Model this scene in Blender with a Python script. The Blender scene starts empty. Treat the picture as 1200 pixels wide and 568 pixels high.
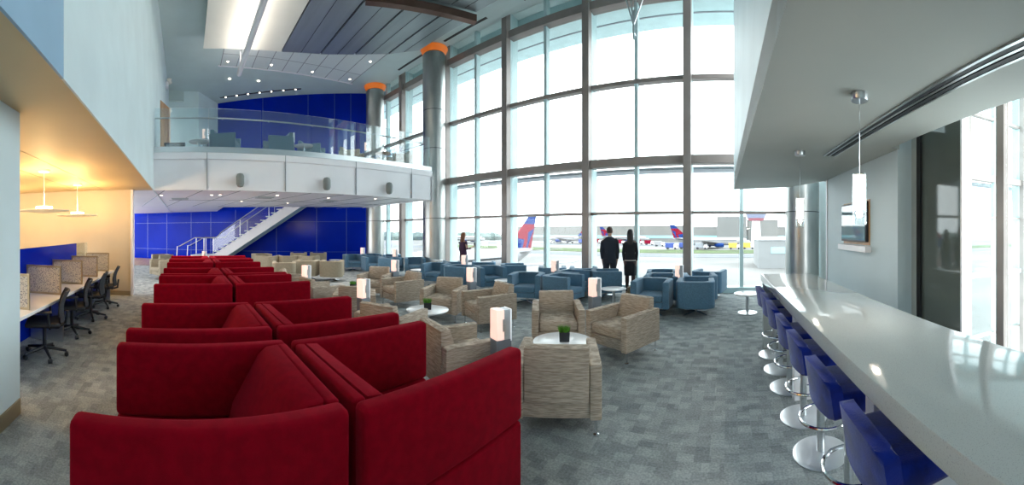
import bpy, bmesh, math, random
from math import sin, cos, tan, pi, radians, atan2, sqrt
from mathutils import Vector, Matrix
random.seed(7)
sc = bpy.context.scene
COL = sc.collection
PI = pi
# ------------------------------------------------------------------ camera
F = 405.0            # pixels per radian of the cylindrical panorama (1200 x 568 frame)
EYE = 1.7
cd = bpy.data.cameras.new('camera'); cam = bpy.data.objects.new('camera', cd); COL.objects.link(cam)
cam.location = (0, 0, EYE); cam.rotation_euler = (pi/2, 0, (854-600)/F)
cd.type = 'PANO'; cd.panorama_type = 'CENTRAL_CYLINDRICAL'
cd.central_cylindrical_range_u_min = -600/F; cd.central_cylindrical_range_u_max = 600/F
cd.central_cylindrical_range_v_min = -(568-271)/F; cd.central_cylindrical_range_v_max = 271/F
cd.central_cylindrical_radius = 1.0
cd.clip_end = 3000
sc.camera = cam
# ------------------------------------------------------------------ view + world
sc.view_settings.view_transform = 'Standard'; sc.view_settings.look = 'None'
sc.view_settings.exposure = 0.82; sc.view_settings.gamma = 1.0; sc.view_settings.use_curve_mapping = False
sc.cycles.use_denoising = True
sc.cycles.max_bounces = 8; sc.cycles.transparent_max_bounces = 16
w = bpy.data.worlds.new('overcast_sky'); sc.world = w; w.use_nodes = True
nt = w.node_tree; bg = nt.nodes['Background']
tc = nt.nodes.new('ShaderNodeTexCoord'); nz = nt.nodes.new('ShaderNodeTexNoise'); cr = nt.nodes.new('ShaderNodeValToRGB')
nz.inputs['Scale'].default_value = 2.2; nz.inputs['Detail'].default_value = 5
cr.color_ramp.elements[0].position = .35; cr.color_ramp.elements[0].color = (.80, .90, .95, 1)
cr.color_ramp.elements[1].position = .55; cr.color_ramp.elements[1].color = (1, 1, 1, 1)
nt.links.new(tc.outputs['Generated'], nz.inputs['Vector']); nt.links.new(nz.outputs['Fac'], cr.inputs['Fac'])
nt.links.new(cr.outputs['Color'], bg.inputs['Color']); bg.inputs['Strength'].default_value = 3.5
def lamp(name, kind, loc, power, color=(1, 1, 1), rot=(0, 0, 0), **kw):
    d = bpy.data.lights.new(name, kind); d.energy = power; d.color = color
    for k, v in kw.items(): setattr(d, k, v)
    o = bpy.data.objects.new(name, d); o.location = loc; o.rotation_euler = rot; COL.objects.link(o); return o
# ------------------------------------------------------------------ placing helpers
def az(px): return (px-854)/F
def pol(px, r): a = az(px); return (r*sin(a), r*cos(a))
def onz(px, py, z): return pol(px, (z-EYE)*F/(271-py))
BR = 13/F            # the bar stands 1.8 degrees off the axes of the hall
def B(x, y): return (x*cos(BR)-y*sin(BR), x*sin(BR)+y*cos(BR))
# ------------------------------------------------------------------ materials
def mat(name, c, rough=.6, metal=0, vary=None, bump=None, spec=.5, sheen=0, emit=None, es=1, coat=0, map_scale=(1, 1, 1)):
    m = bpy.data.materials.new(name); m.use_nodes = True
    t = m.node_tree; p = t.nodes['Principled BSDF']
    p.inputs['Base Color'].default_value = (*c, 1); p.inputs['Roughness'].default_value = rough
    p.inputs['Metallic'].default_value = metal; p.inputs['Specular IOR Level'].default_value = spec
    if sheen: p.inputs['Sheen Weight'].default_value = sheen; p.inputs['Sheen Roughness'].default_value = .4
    if name == 'red_velvet': p.inputs['Sheen Weight'].default_value = .16; p.inputs['Sheen Roughness'].default_value = .5; p.inputs['Sheen Tint'].default_value = (1, .10, .16, 1)
    if coat: p.inputs['Coat Weight'].default_value = coat; p.inputs['Coat Roughness'].default_value = .03
    if emit: p.inputs['Emission Color'].default_value = (*emit, 1); p.inputs['Emission Strength'].default_value = es
    vary = vary or (3, .06, None)
    co = t.nodes.new('ShaderNodeTexCoord'); mp = t.nodes.new('ShaderNodeMapping'); n = t.nodes.new('ShaderNodeTexNoise')
    mp.inputs['Scale'].default_value = map_scale
    n.inputs['Scale'].default_value = vary[0]; n.inputs['Detail'].default_value = 4
    t.links.new(co.outputs['Object'], mp.inputs['Vector']); t.links.new(mp.outputs[0], n.inputs['Vector'])
    r = t.nodes.new('ShaderNodeValToRGB'); k = vary[1]
    lo = vary[2] if len(vary) > 2 and vary[2] else tuple(x*(1-k) for x in c)
    r.color_ramp.elements[0].position = .38; r.color_ramp.elements[1].position = .62
    r.color_ramp.elements[0].color = (*lo, 1); r.color_ramp.elements[1].color = (*[min(1, x*(1+k)) for x in c], 1)
    t.links.new(n.outputs['Fac'], r.inputs['Fac']); t.links.new(r.outputs['Color'], p.inputs['Base Color'])
    if bump:
        b = t.nodes.new('ShaderNodeBump'); n2 = t.nodes.new('ShaderNodeTexNoise'); n2.inputs['Scale'].default_value = bump[0]
        t.links.new(mp.outputs[0], n2.inputs['Vector'])
        b.inputs['Strength'].default_value = bump[1]; b.inputs['Distance'].default_value = .01
        t.links.new(n2.outputs['Fac'], b.inputs['Height']); t.links.new(b.outputs['Normal'], p.inputs['Normal'])
    return m
def glass(name, tint=(.93, .97, .97), refl=.02, rough=.0, k=.22):
    m = bpy.data.materials.new(name); m.use_nodes = True; t = m.node_tree
    for n in list(t.nodes):
        if n.type == 'BSDF_PRINCIPLED': t.nodes.remove(n)
    out = [n for n in t.nodes if n.type == 'OUTPUT_MATERIAL'][0]
    a = t.nodes.new('ShaderNodeBsdfTransparent'); a.inputs[0].default_value = (*tint, 1)
    g = t.nodes.new('ShaderNodeBsdfGlossy'); g.inputs['Roughness'].default_value = rough; g.inputs[0].default_value = (1, 1, 1, 1)
    lw = t.nodes.new('ShaderNodeFresnel'); lw.inputs['IOR'].default_value = 1.3
    mul = t.nodes.new('ShaderNodeMath'); mul.operation = 'MULTIPLY_ADD'; mul.inputs[1].default_value = k; mul.inputs[2].default_value = refl*.5; mul.use_clamp = True
    mx = t.nodes.new('ShaderNodeMixShader')
    t.links.new(lw.outputs[0], mul.inputs[0]); t.links.new(mul.outputs[0], mx.inputs[0])
    t.links.new(a.outputs[0], mx.inputs[1]); t.links.new(g.outputs[0], mx.inputs[2]); t.links.new(mx.outputs[0], out.inputs[0])
    return m
def emis(name, c, s):
    m = mat(name, c, .5, emit=c, es=s, vary=(2, .02)); return m
M = {}
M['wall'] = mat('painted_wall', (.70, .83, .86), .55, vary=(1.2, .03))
M['wall_tv'] = mat('darkened_bar_wall', (.50, .60, .64), .5, vary=(1.2, .03))  # copy of the wall paint, darkened to offset strong light on the bar side
M['wall_blue'] = mat('pale_blue_wall', (.30, .50, .68), .5, vary=(1.2, .04))
M['wall_cream'] = mat('cream_wall', (.66, .58, .44), .6, vary=(1.2, .03))
M['white'] = mat('white_panel', (.87, .86, .90), .4, vary=(1, .02))
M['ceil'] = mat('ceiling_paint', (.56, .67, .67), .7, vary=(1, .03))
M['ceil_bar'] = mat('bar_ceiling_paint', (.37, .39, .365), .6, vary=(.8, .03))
M['soffit'] = mat('soffit_paint', (.66, .54, .34), .6, vary=(.8, .03))
M['tile'] = mat('ceiling_tile', (.68, .74, .75), .6, vary=(30, .02))
M['dark'] = mat('black_slot', (.012, .014, .018), .5)
M['line'] = mat('panel_joint', (.22, .24, .27), .5)
M['blueglass'] = mat('cobalt_back_painted_glass', (.001, .018, .38), .12, vary=(.5, .12), spec=.07)
M['jointblue'] = mat('pale_joint', (.06, .10, .36), .3, metal=.3)
M['disc'] = mat('satin_steel_disc', (.80, .82, .84), .35, metal=.8)
M['steel'] = mat('brushed_steel', (.62, .64, .66), .28, metal=1, vary=(6, .05), map_scale=(1, 1, 30))
M['colsteel'] = mat('column_cladding', (.42, .43, .42), .32, metal=.9, vary=(1.5, .2), map_scale=(1, 1, .3))
M['chrome'] = mat('chrome', (.75, .76, .78), .1, metal=1)
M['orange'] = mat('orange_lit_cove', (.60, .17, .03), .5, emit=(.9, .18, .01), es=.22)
M['mull'] = mat('bronze_aluminium', (.28, .245, .23), .4, metal=.2, vary=(2, .06))
M['mullc'] = mat('pale_mullion_tone', (.50, .66, .68), .45, vary=(2, .05))
M['glass'] = glass('clear_glazing')
M['railglass'] = glass('balustrade_glass', (.90, .95, .96), .14, k=.7)
M['darkglass'] = mat('dark_tinted_glass', (.10, .12, .11), .05, vary=(1, .1), spec=.6)
M['metalpanel'] = mat('brushed_metal_ceiling_panel', (.34, .39, .41), .40, metal=.6, vary=(1.2, .06), map_scale=(.3, 3, 1))
M['cloud'] = mat('white_ceiling_cloud', (.84, .83, .76), .6, vary=(1, .02))
M['red'] = mat('red_velvet', (.205, .0006, .008), .95, vary=(16, .10), bump=(260, .3), spec=.05)
M['redtop'] = M['red']
def streak(name, a, b):
    m = mat(name, a, .85, vary=(5, 0, b), bump=(90, .3), spec=.2, map_scale=(2.4, 2.4, 38)); return m
M['beige'] = streak('beige_streaked_weave', (.60, .50, .41), (.34, .27, .215))
M['beigetub'] = mat('taupe_upholstery', (.33, .29, .22), .9, vary=(40, .12), bump=(150, .3), spec=.2)
M['bluefab'] = mat('slate_blue_upholstery', (.10, .20, .30), .85, vary=(60, .15), bump=(200, .3), sheen=.25, spec=.2)
M['bluefab2'] = mat('grey_blue_upholstery', (.16, .25, .33), .85, vary=(60, .12), bump=(200, .3), sheen=.2, spec=.2)
M['velvetblue'] = mat('royal_blue_velvet', (.004, .020, .24), .85, vary=(9, .35), bump=(240, .35), sheen=.5, spec=.15)
M['tabletop'] = mat('white_laminate', (.92, .92, .94), .18, vary=(2, .02))
M['black'] = mat('black_plastic', (.018, .022, .03), .45)
M['meshback'] = mat('black_mesh_fabric', (.03, .036, .045), .8, vary=(90, .5))
M['grass'] = mat('planter_grass', (.10, .30, .02), .7, vary=(25, .4))
M['frost'] = emis('frosted_lamp_shade', (1, .72, .62), .42)
M['frostw'] = mat('frosted_acrylic', (.85, .87, .90), .3, emit=(.9, .93, 1), es=.25)
M['greymetal'] = mat('grey_painted_metal', (.26, .29, .34), .4, metal=.3)
M['lightmetal'] = mat('light_satin_metal', (.55, .58, .62), .35, metal=.3)
M['wood'] = mat('tan_wood', (.42, .24, .12), .4, vary=(4, .2), map_scale=(1, 1, .2))
M['woodfloor'] = mat('tan_plank_floor', (.36, .23, .13), .4, vary=(3, .15), map_scale=(.3, 3, 1))
M['gold'] = mat('champagne_aluminium', (.42, .34, .22), .35, metal=.7)
M['skin'] = mat('skin', (.50, .28, .20), .5)
M['suit'] = mat('navy_suit_cloth', (.012, .018, .032), .8)
M['blackcloth'] = mat('black_cloth', (.009, .009, .013), .85)
M['shirt'] = mat('pale_shirt_cloth', (.5, .45, .42), .8)
M['purple'] = mat('dark_plum_cloth', (.045, .012, .04), .8)
M['greycloth'] = mat('grey_cloth', (.12, .12, .14), .8)
M['hairblack'] = mat('black_hair', (.01, .008, .01), .4, vary=(30, .4), map_scale=(3, 3, .3))
M['hairbrown'] = mat('brown_hair', (.05, .02, .012), .5)
M['hairauburn'] = mat('auburn_hair', (.20, .07, .03), .5)
# speckled quartz
def quartz():
    m = mat('speckled_quartz', (.60, .66, .66), .07, vary=(1, .02)); t = m.node_tree; p = t.nodes['Principled BSDF']
    v = t.nodes.new('ShaderNodeTexNoise'); v.inputs['Scale'].default_value = 260; v.inputs['Detail'].default_value = 2
    co = t.nodes.new('ShaderNodeTexCoord'); r = t.nodes.new('ShaderNodeValToRGB')
    r.color_ramp.elements[0].position = .30; r.color_ramp.elements[0].color = (.30, .33, .35, 1)
    r.color_ramp.elements[1].position = .42; r.color_ramp.elements[1].color = (.46, .50, .505, 1)
    t.links.new(co.outputs['Object'], v.inputs['Vector']); t.links.new(v.outputs['Fac'], r.inputs['Fac']); t.links.new(r.outputs['Color'], p.inputs['Base Color'])
    return m
M['quartz'] = quartz()
def carpet():
    m = mat('patchwork_carpet', (.17, .18, .17), .95, bump=(300, .4), spec=.1); t = m.node_tree; p = t.nodes['Principled BSDF']
    co = t.nodes.new('ShaderNodeTexCoord'); br = t.nodes.new('ShaderNodeTexBrick')
    br.inputs['Scale'].default_value = 3.2; br.inputs['Mortar Size'].default_value = .0; br.inputs['Bias'].default_value = 0
    br.inputs['Color1'].default_value = (.21, .235, .25, 1); br.inputs['Color2'].default_value = (.44, .475, .49, 1)
    br.inputs['Brick Width'].default_value = .42; br.inputs['Row Height'].default_value = .3
    mp = t.nodes.new('ShaderNodeMapping'); mp.inputs['Rotation'].default_value = (0, 0, .0)
    b2 = t.nodes.new('ShaderNodeTexBrick'); b2.inputs['Scale'].default_value = 3.2; b2.inputs['Mortar Size'].default_value = 0
    b2.inputs['Brick Width'].default_value = .35; b2.inputs['Row Height'].default_value = .36
    b2.inputs['Color1'].default_value = (.21, .225, .225, 1); b2.inputs['Color2'].default_value = (.43, .445, .435, 1)
    mp.inputs['Rotation'].default_value = (0, 0, pi/2); mp.inputs['Location'].default_value = (.13, .37, 0)
    mx = t.nodes.new('ShaderNodeMix'); mx.data_type = 'RGBA'; mx.inputs[0].default_value = .5
    nn = t.nodes.new('ShaderNodeTexNoise'); nn.inputs['Scale'].default_value = 1.1; nn.inputs['Detail'].default_value = 8
    m2 = t.nodes.new('ShaderNodeMix'); m2.data_type = 'RGBA'; m2.blend_type = 'OVERLAY'; m2.inputs[0].default_value = .6
    t.links.new(co.outputs['Object'], br.inputs['Vector']); t.links.new(co.outputs['Object'], mp.inputs['Vector']); t.links.new(mp.outputs[0], b2.inputs['Vector'])
    t.links.new(br.outputs[0], mx.inputs[6]); t.links.new(b2.outputs[0], mx.inputs[7])
    n3 = t.nodes.new('ShaderNodeTexNoise'); n3.inputs['Scale'].default_value = 60; n3.inputs['Detail'].default_value = 3
    t.links.new(co.outputs['Object'], n3.inputs['Vector'])
    t.links.new(mx.outputs[2], m2.inputs[6]); t.links.new(n3.outputs['Fac'], m2.inputs[7]); t.links.new(m2.outputs[2], p.inputs['Base Color'])
    return m
M['carpet'] = carpet()
def perforated():
    m = bpy.data.materials.new('perforated_screen'); m.use_nodes = True; t = m.node_tree; p = t.nodes['Principled BSDF']
    co = t.nodes.new('ShaderNodeTexCoord'); v = t.nodes.new('ShaderNodeTexVoronoi'); v.inputs['Scale'].default_value = 55
    r = t.nodes.new('ShaderNodeValToRGB'); r.color_ramp.elements[0].position = .30; r.color_ramp.elements[0].color = (.10, .10, .16, 1)
    r.color_ramp.elements[1].position = .40; r.color_ramp.elements[1].color = (.62, .56, .46, 1)
    t.links.new(co.outputs['Object'], v.inputs['Vector']); t.links.new(v.outputs['Distance'], r.inputs['Fac']); t.links.new(r.outputs['Color'], p.inputs['Base Color'])
    p.inputs['Roughness'].default_value = .5; p.inputs['Alpha'].default_value = .85
    return m
M['perf'] = perforated()
# ------------------------------------------------------------------ mesh builder
class MB:
    def __init__(s): s.bm = bmesh.new()
    def _fin(s, before, mi, M4=None):
        new = [v for v in s.bm.verts if v not in before]
        if M4 is not None: bmesh.ops.transform(s.bm, matrix=M4, verts=new)
    def box(s, c, d, mi=0, bev=0, seg=2, rot=(0, 0, 0), taper=None):
        g = bmesh.ops.create_cube(s.bm, size=1); vs = g['verts']
        for v in vs:
            v.co = Vector((v.co.x*d[0], v.co.y*d[1], v.co.z*d[2]))
            if taper and v.co.z > 0: v.co.x *= taper; v.co.y *= taper
        fs = {f for v in vs for f in v.link_faces}
        for f in fs: f.material_index = mi
        mt = Matrix.Translation(c)
        if any(rot):
            from mathutils import Euler
            mt = mt @ Euler(rot).to_matrix().to_4x4()
        bmesh.ops.transform(s.bm, matrix=mt, verts=vs)
        if bev: bmesh.ops.bevel(s.bm, geom=list({e for v in vs for e in v.link_edges}), offset=min(bev, min(d)*.49), segments=seg, profile=.5, affect='EDGES', material=-1)
        return s
    def bx(s, x0, x1, y0, y1, z0, z1, mi=0, bev=0, seg=2): return s.box(((x0+x1)/2, (y0+y1)/2, (z0+z1)/2), (abs(x1-x0), abs(y1-y0), abs(z1-z0)), mi, bev, seg)
    def ring(s, pts): return [s.bm.verts.new(p) for p in pts]
    def loft(s, rings, mi=0, cap=True, closed=True):
        rr = [s.ring(r) for r in rings]
        for a, b in zip(rr, rr[1:]):
            n = len(a)
            for i in range(n if closed else n-1):
                j = (i+1) % n
                try: f = s.bm.faces.new((a[i], a[j], b[j], b[i])); f.material_index = mi
                except ValueError: pass
        if cap:
            for r in (rr[0][::-1], rr[-1]):
                try: f = s.bm.faces.new(r); f.material_index = mi
                except ValueError: pass
        return s
    def lathe(s, prof, c=(0, 0, 0), seg=24, mi=0, cap=True):
        return s.loft([[(c[0]+r*cos(2*pi*i/seg), c[1]+r*sin(2*pi*i/seg), c[2]+z) for i in range(seg)] for r, z in prof], mi, cap)
    def cyl(s, c, r, h, mi=0, seg=20): return s.lathe([(r, 0), (r, h)], c, seg, mi)
    def tube(s, pts, r, mi=0, seg=8, loop=False):
        pts = [Vector(p) for p in pts]; n = len(pts); rings = []
        for i, p in enumerate(pts):
            if loop: t = pts[(i+1) % n]-pts[i-1]
            else: t = (pts[min(i+1, n-1)]-pts[max(i-1, 0)])
            t.normalize(); up = Vector((0, 0, 1)) if abs(t.z) < .95 else Vector((1, 0, 0))
            u = t.cross(up).normalized(); v = u.cross(t)
            rr = r[i] if isinstance(r, (list, tuple)) else r
            rings.append([tuple(p+u*rr*cos(2*pi*k/seg)+v*rr*sin(2*pi*k/seg)) for k in range(seg)])
        if loop: rings.append(rings[0])
        return s.loft(rings, mi, cap=not loop)
    def prism(s, pts, z0, z1, mi=0, bev=0, seg=2, axis='z'):
        def m3(p, z): return (p[0], p[1], z) if axis == 'z' else ((p[0], z, p[1]) if axis == 'y' else (z, p[0], p[1]))
        a = s.ring([m3(p, z0) for p in pts]); b = s.ring([m3(p, z1) for p in pts]); n = len(pts); fs = []
        for i in range(n): fs.append(s.bm.faces.new((a[i], a[(i+1) % n], b[(i+1) % n], b[i])))
        fs.append(s.bm.faces.new(a[::-1])); fs.append(s.bm.faces.new(b))
        for f in fs: f.material_index = mi
        if bev:
            es = list(fs[-1].edges)+list(fs[-2].edges)
            bmesh.ops.bevel(s.bm, geom=es, offset=bev, segments=seg, profile=.5, affect='EDGES', material=-1)
        return s
    def quad(s, a, b, c, d, mi=0):
        f = s.bm.faces.new(s.ring([a, b, c, d])); f.material_index = mi; return s
    def build(s, name, mats, parent=None, loc=(0, 0, 0), rz=0, smooth=True):
        bmesh.ops.remove_doubles(s.bm, verts=s.bm.verts, dist=1e-5)
        bmesh.ops.recalc_face_normals(s.bm, faces=s.bm.faces)
        me = bpy.data.meshes.new(name); s.bm.to_mesh(me); s.bm.free()
        for m in (mats if isinstance(mats, (list, tuple)) else [mats]): me.materials.append(M[m] if isinstance(m, str) else m)
        if smooth:
            for p in me.polygons: p.use_smooth = True
            me.set_sharp_from_angle(angle=radians(40))
        o = bpy.data.objects.new(name, me); COL.objects.link(o); o.location = loc; o.rotation_euler = (0, 0, rz)
        if parent: o.parent = parent
        return o
def tag(o, label, cat, group=None, kind=None):
    o['label'] = label; o['category'] = cat
    if group: o['group'] = group
    if kind: o['kind'] = kind
    return o
def thing(name, label, cat, loc=(0, 0, 0), rz=0, group=None):
    o = bpy.data.objects.new(name, None); COL.objects.link(o); o.location = loc; o.rotation_euler = (0, 0, rz); o.empty_display_size = .1
    return tag(o, label, cat, group)
def struct(o, label=None):
    o['kind'] = 'structure'
    if label: o['label'] = label
    return o
def dup(root, loc, rz, label, group=None):
    r = root.copy(); COL.objects.link(r); r.location = loc; r.rotation_euler = (0, 0, rz); r['label'] = label
    if group: r['group'] = group
    for ch in list(root.children):
        c = ch.copy(); COL.objects.link(c); c.parent = r
        for g in list(ch.children):
            d = g.copy(); COL.objects.link(d); d.parent = c
    return r
def spread(make, items, group):
    """items: (loc, rz, label); the first moves the prototype, the others are copies"""
    proto = None; out = []
    for loc, rz, label in items:
        if proto is None:
            proto = make(); proto['label'] = label; proto['group'] = group; proto.location = loc; proto.rotation_euler = (0, 0, rz); out.append(proto)
        else: out.append(dup(proto, loc, rz, label, group))
    return out
def face(fx, fy): return atan2(fx, -fy)           # things are built facing -Y
def facecam(px, alpha):                            # alpha 0 looks at the viewer, + turns to the right
    a = az(px); al = radians(alpha)
    return face(cos(al)*(-sin(a))+sin(al)*cos(a), cos(al)*(-cos(a))+sin(al)*(-sin(a)))
# ================================================================== STRUCTURE
YF = 9.6      # inner line of the great window
YW = -.87     # upper left wall
b = MB().bx(-22.5, 2.8, -8, YF+.3, -.3, 0)
struct(b.build('floor', 'carpet', smooth=False), 'grey patchwork carpet')
MB_ = MB()
struct(MB().bx(-24, -17.2, -6, .9, 0.001, .012).build('floor_wood', 'woodfloor', smooth=False), 'tan plank floor before the blue wall')
# great window: verticals, transoms, panes
ZG_ = -6.5
ZT = [(2.19, 2.27), (3.58, 3.82), (5.96, 6.08), (8.3, 8.55)]
def bay(n, x0, x1, xm):
    low = ZG_ if x0 > 2.5 else .1
    g = MB().bx(x0, x1, YF+.10, YF+.115, low, 9.2)
    wn = struct(g.build('window_%d' % n, 'glass', smooth=False), 'tall clear glazing bay')
    f = MB(); f.bx(xm-.05, xm+.05, YF, YF+.22, low, 9.2); f.build('mullion', 'mullc', wn)
    f = MB()
    for k, (a, c) in enumerate(ZT+([(-2.25, -2.17), (-4.4, -4.3)] if low < 0 else [])): f.bx(x0, x1, YF-(.12 if k in (1, 3) else .02), YF+.2, a, c, 0, .008, 1)
    f.build('transom', 'mull', wn)
    f = MB().bx(x0, x1, YF-.1, YF+.25, 0, .16, 0, .01, 1); f.build('sill', 'mullc', wn)
xs = [-1.143-3.0*k for k in range(-5, 6)]
xs = sorted(xs)          # -16.1 ... 13.9
n = 1
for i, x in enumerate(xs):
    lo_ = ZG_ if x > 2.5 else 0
    t = MB().bx(x-.11, x+.11, YF-.22, YF+.02, lo_, 9.2, 0, .01, 1).bx(x-.11, x+.11, YF+.02, YF+.45, lo_, 9.2, 1)  # outer half coloured paler for the daylight falling on the post sides
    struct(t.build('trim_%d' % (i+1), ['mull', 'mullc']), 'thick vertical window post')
    if i < len(xs)-1: bay(n, x+.11, xs[i+1]-.11, (x+xs[i+1])/2); n += 1
bay(n, -19.1, -16.25, -17.6); n += 1
# outside overhang and sunshade of the window
struct(MB().bx(-20, 14, YF+.5, 12.0, 8.85, 9.4).build('trim_40', 'mullc', smooth=False), 'pale roof overhang outside')
struct(MB().bx(-20, 14, 11.2, 11.26, 8.83, 8.86).build('trim_41', 'line', smooth=False))
struct(MB().bx(-20, 14, YF+.5, YF+1.1, 3.52, 3.60).build('trim_42', 'line', smooth=False), 'thin sunshade blade outside')
# ceilings
ZC = 8.9
struct(MB().bx(-21.5, 14, YW, 9.25, ZC, ZC+.3).build('ceiling', 'ceil', smooth=False), 'high grey-green ceiling')  # stretch past the bar is added to shade the window mullions
struct(MB().bx(-21.5, 14, 9.25, YF+.5, 9.2, 9.5).build('ceiling_edge', 'ceil', smooth=False))
b = MB()
for x0, x1 in ((-12.6, -10.9), (-9.6, -7.5), (-6.0, -3.5)): b.bx(x0, x1, 8.85, 8.95, ZC-.012, ZC+.01)
struct(b.build('trim_43', 'dark', smooth=False), 'black ceiling slots beside the window')
# tiled strip of the high ceiling
b = MB()
TX0, TX1 = -14.9, -11.2
b.bx(TX0, TX1, 1.5, 7.7, ZC-.02, ZC, 0)
for k in range(10): b.bx(TX0, TX1, 1.5+k*.689-.012, 1.5+k*.689+.012, ZC-.024, ZC-.018, 1)
b.bx(TX0-.05, TX0, 1.4, 7.8, ZC-.05, ZC, 2)
b.bx(-13.9, -13.88, 1.5, 7.7, ZC-.023, ZC-.019, 1)
struct(b.build('ceiling_tiles', ['tile', 'line', 'white'], smooth=False), 'strip of ceiling tiles')
# hanging ceiling clouds
def cloud_edge(y):
    P = [(.63, -12.85), (3.58, -12.6), (5.18, -12.25), (6.26, -11.74), (7.34, -11.06), (8.15, -10.1)]
    for (a, xa), (c, xc) in zip(P, P[1:]):
        if y <= c: return xa+(xc-xa)*(y-a)/(c-a)
    return P[-1][1]
def near_edge(y): return -8.85+(y-5.0)*.42
def panel(y0, y1, x_near, z=8.5):
    pts = [(cloud_edge(y0+(y1-y0)*i/4), y0+(y1-y0)*i/4) for i in range(5)]
    return pts+[(x_near(y1), y1), (x_near(y0), y0)]
cl = MB().prism([(cloud_edge(.65+.58*i), .65+.58*i) for i in range(6)]+[(-2.0, 3.55), (-2.0, .65)], 8.5, 8.56)
o = tag(cl.build('ceiling_cloud', 'cloud', smooth=False), 'large white suspended ceiling panel lit by the tube lamp', 'ceiling panel')
LBL = ['dark brushed-metal ceiling panel next to the white suspended panel', 'second brushed-metal ceiling panel from the white suspended one',
       'third brushed-metal ceiling panel from the white suspended one', 'brushed-metal ceiling panel nearest the great window']
ys = [(3.60, 4.99), (5.06, 6.20), (6.27, 7.28), (7.35, 8.12)]
for (y0, y1), lb in zip(ys, LBL):
    t = thing('metal_ceiling_panel', lb, 'ceiling panel', (0, 0, 0), 0, 'metal ceiling panels')
    ne = near_edge if y0 > 5 else (lambda y: -2.0)
    MB().prism(panel(y0, y1, ne), 8.50, 8.54).build('panel', 'metalpanel', t, smooth=False)
    ym = (y0+y1)/2
    MB().bx(cloud_edge(ym)+.02, ne(ym)-.02, ym-.008, ym+.008, 8.494, 8.501).build('joint', 'dark', t, smooth=False)
    MB().bx(cloud_edge(y0)+.02, ne(y0)-.02, y0-.06, y0-.005, 8.54, 8.6).build('hanger', 'dark', t, smooth=False)
LBL2 = ['metal ceiling panel before the copper beam, farthest from the window', 'middle metal ceiling panel before the copper beam', 'metal ceiling panel before the copper beam, nearest the window']
for (y0, y1), lb in zip(ys[1:], LBL2):
    t = thing('metal_ceiling_panel', lb, 'ceiling panel', (0, 0, 0), 0, 'near metal ceiling panels')
    MB().prism([(near_edge(y0)+.25, y0), (near_edge(y1)+.25, y1), (-2.5, y1), (-2.5, y0)], 8.62, 8.66).build('panel', 'metalpanel', t, smooth=False)
    ym = (y0+y1)/2
    MB().bx(near_edge(ym)+.3, -2.6, ym-.008, ym+.008, 8.614, 8.621).build('joint', 'dark', t, smooth=False)
bb = MB(); p0 = Vector((near_edge(5.0), 5.0, 0)); p1 = Vector((near_edge(8.2), 8.2, 0)); d = p1-p0
bb.box(((p0+p1)/2+Vector((.12, 0, 8.45))), (d.length, .22, .22), 0, rot=(0, 0, atan2(d.y, d.x)))
tag(bb.build('ceiling_beam', mat('copper_brown_beam', (.16, .09, .07), .35, metal=.6), smooth=False), 'dark copper-brown beam crossing the metal ceiling panels', 'beam')
# tube lamp
t = thing('tube_lamp', 'long white tube lamp hanging under the white ceiling panel', 'lamp', (-11.3, 2.05, 7.8))
s_ = MB(); s_.tube([(-1.95, 0, 0), (5.4, 0, 0)], .10, seg=20); s_.build('tube', 'white', t)
for x in (-1.6, 1.5, 4.6): MB().tube([(x, 0, .09), (x, 0, .70)], .02).build('hanger', 'white', t)
for x in (-11.9, -8.9, -5.9):
    lamp('tube_uplight', 'AREA', (x, 2.05, 7.92), 17, (1, .90, .80), (pi, 0, 0), shape='RECTANGLE', size=2.8, size_y=.12)
# walls on the left
struct(MB().bx(-21, -2.36, YW-.02, YW, 2.81, 9.2).build('wall_left', 'wall', smooth=False), 'tall pale wall')
struct(MB().bx(-2.355, -.6, YW-.02, YW, 2.81, 9.2).build('wall_left_blue', 'wall_blue', smooth=False), 'pale blue end of the tall wall')
struct(MB().bx(-9.3, -.6, -6.0, YW-.021, 2.812, 3.0).build('ceiling_left', 'soffit', smooth=False), 'low ceiling of the work room')
b = MB()
b.bx(-8.9, -3.5, -2.2, -2.185, 2.806, 2.81); b.bx(-8.9, -3.5, -2.9, -2.885, 2.806, 2.81)
struct(b.build('trim_44', 'gold', smooth=False), 'thin joints of the low ceiling')
struct(MB().bx(-5.6, -4.1, -3.25, -3.17, 2.80, 2.81).build('trim_45', 'dark', smooth=False))
struct(MB().bx(-2.88, -1.6, -1.7, -1.5, 0, 2.81).build('wall_left_near', 'wall', smooth=False), 'pale wall end at the left')
struct(MB().bx(-2.87, -1.6, -1.515, -1.485, 0, .14).build('baseboard_left', 'gold', smooth=False))
struct(MB().bx(-9.25, -9.07, -6.0, -1.46, 0, 2.81).build('wall_workroom', 'wall_cream', smooth=False), 'cream wall of the work room')
struct(MB().bx(-9.3, -9.04, -1.46, -1.40, 0, 2.81).build('trim_46', 'white', smooth=False), 'white wall end')
struct(MB().bx(-9.08, -9.05, -6.0, -1.46, 0, .12).build('baseboard_workroom', 'gold', smooth=False))
struct(MB().bx(-9.25, -1.6, -6.2, -6.0, 0, 2.81).build('wall_workroom_far', 'wall_cream', smooth=False))
struct(MB().bx(-1.6, 2.6, -3.2, -3.0, 0, 9.2).build('wall_rear_block', 'wall', smooth=False), 'pale closing wall added behind the viewer')  # added out of view to keep light off the foreground faces
struct(MB().bx(-1.6, 3.0, -3.0, YW, ZC, ZC+.3).build('ceiling_rear', 'ceil', smooth=False))
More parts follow.
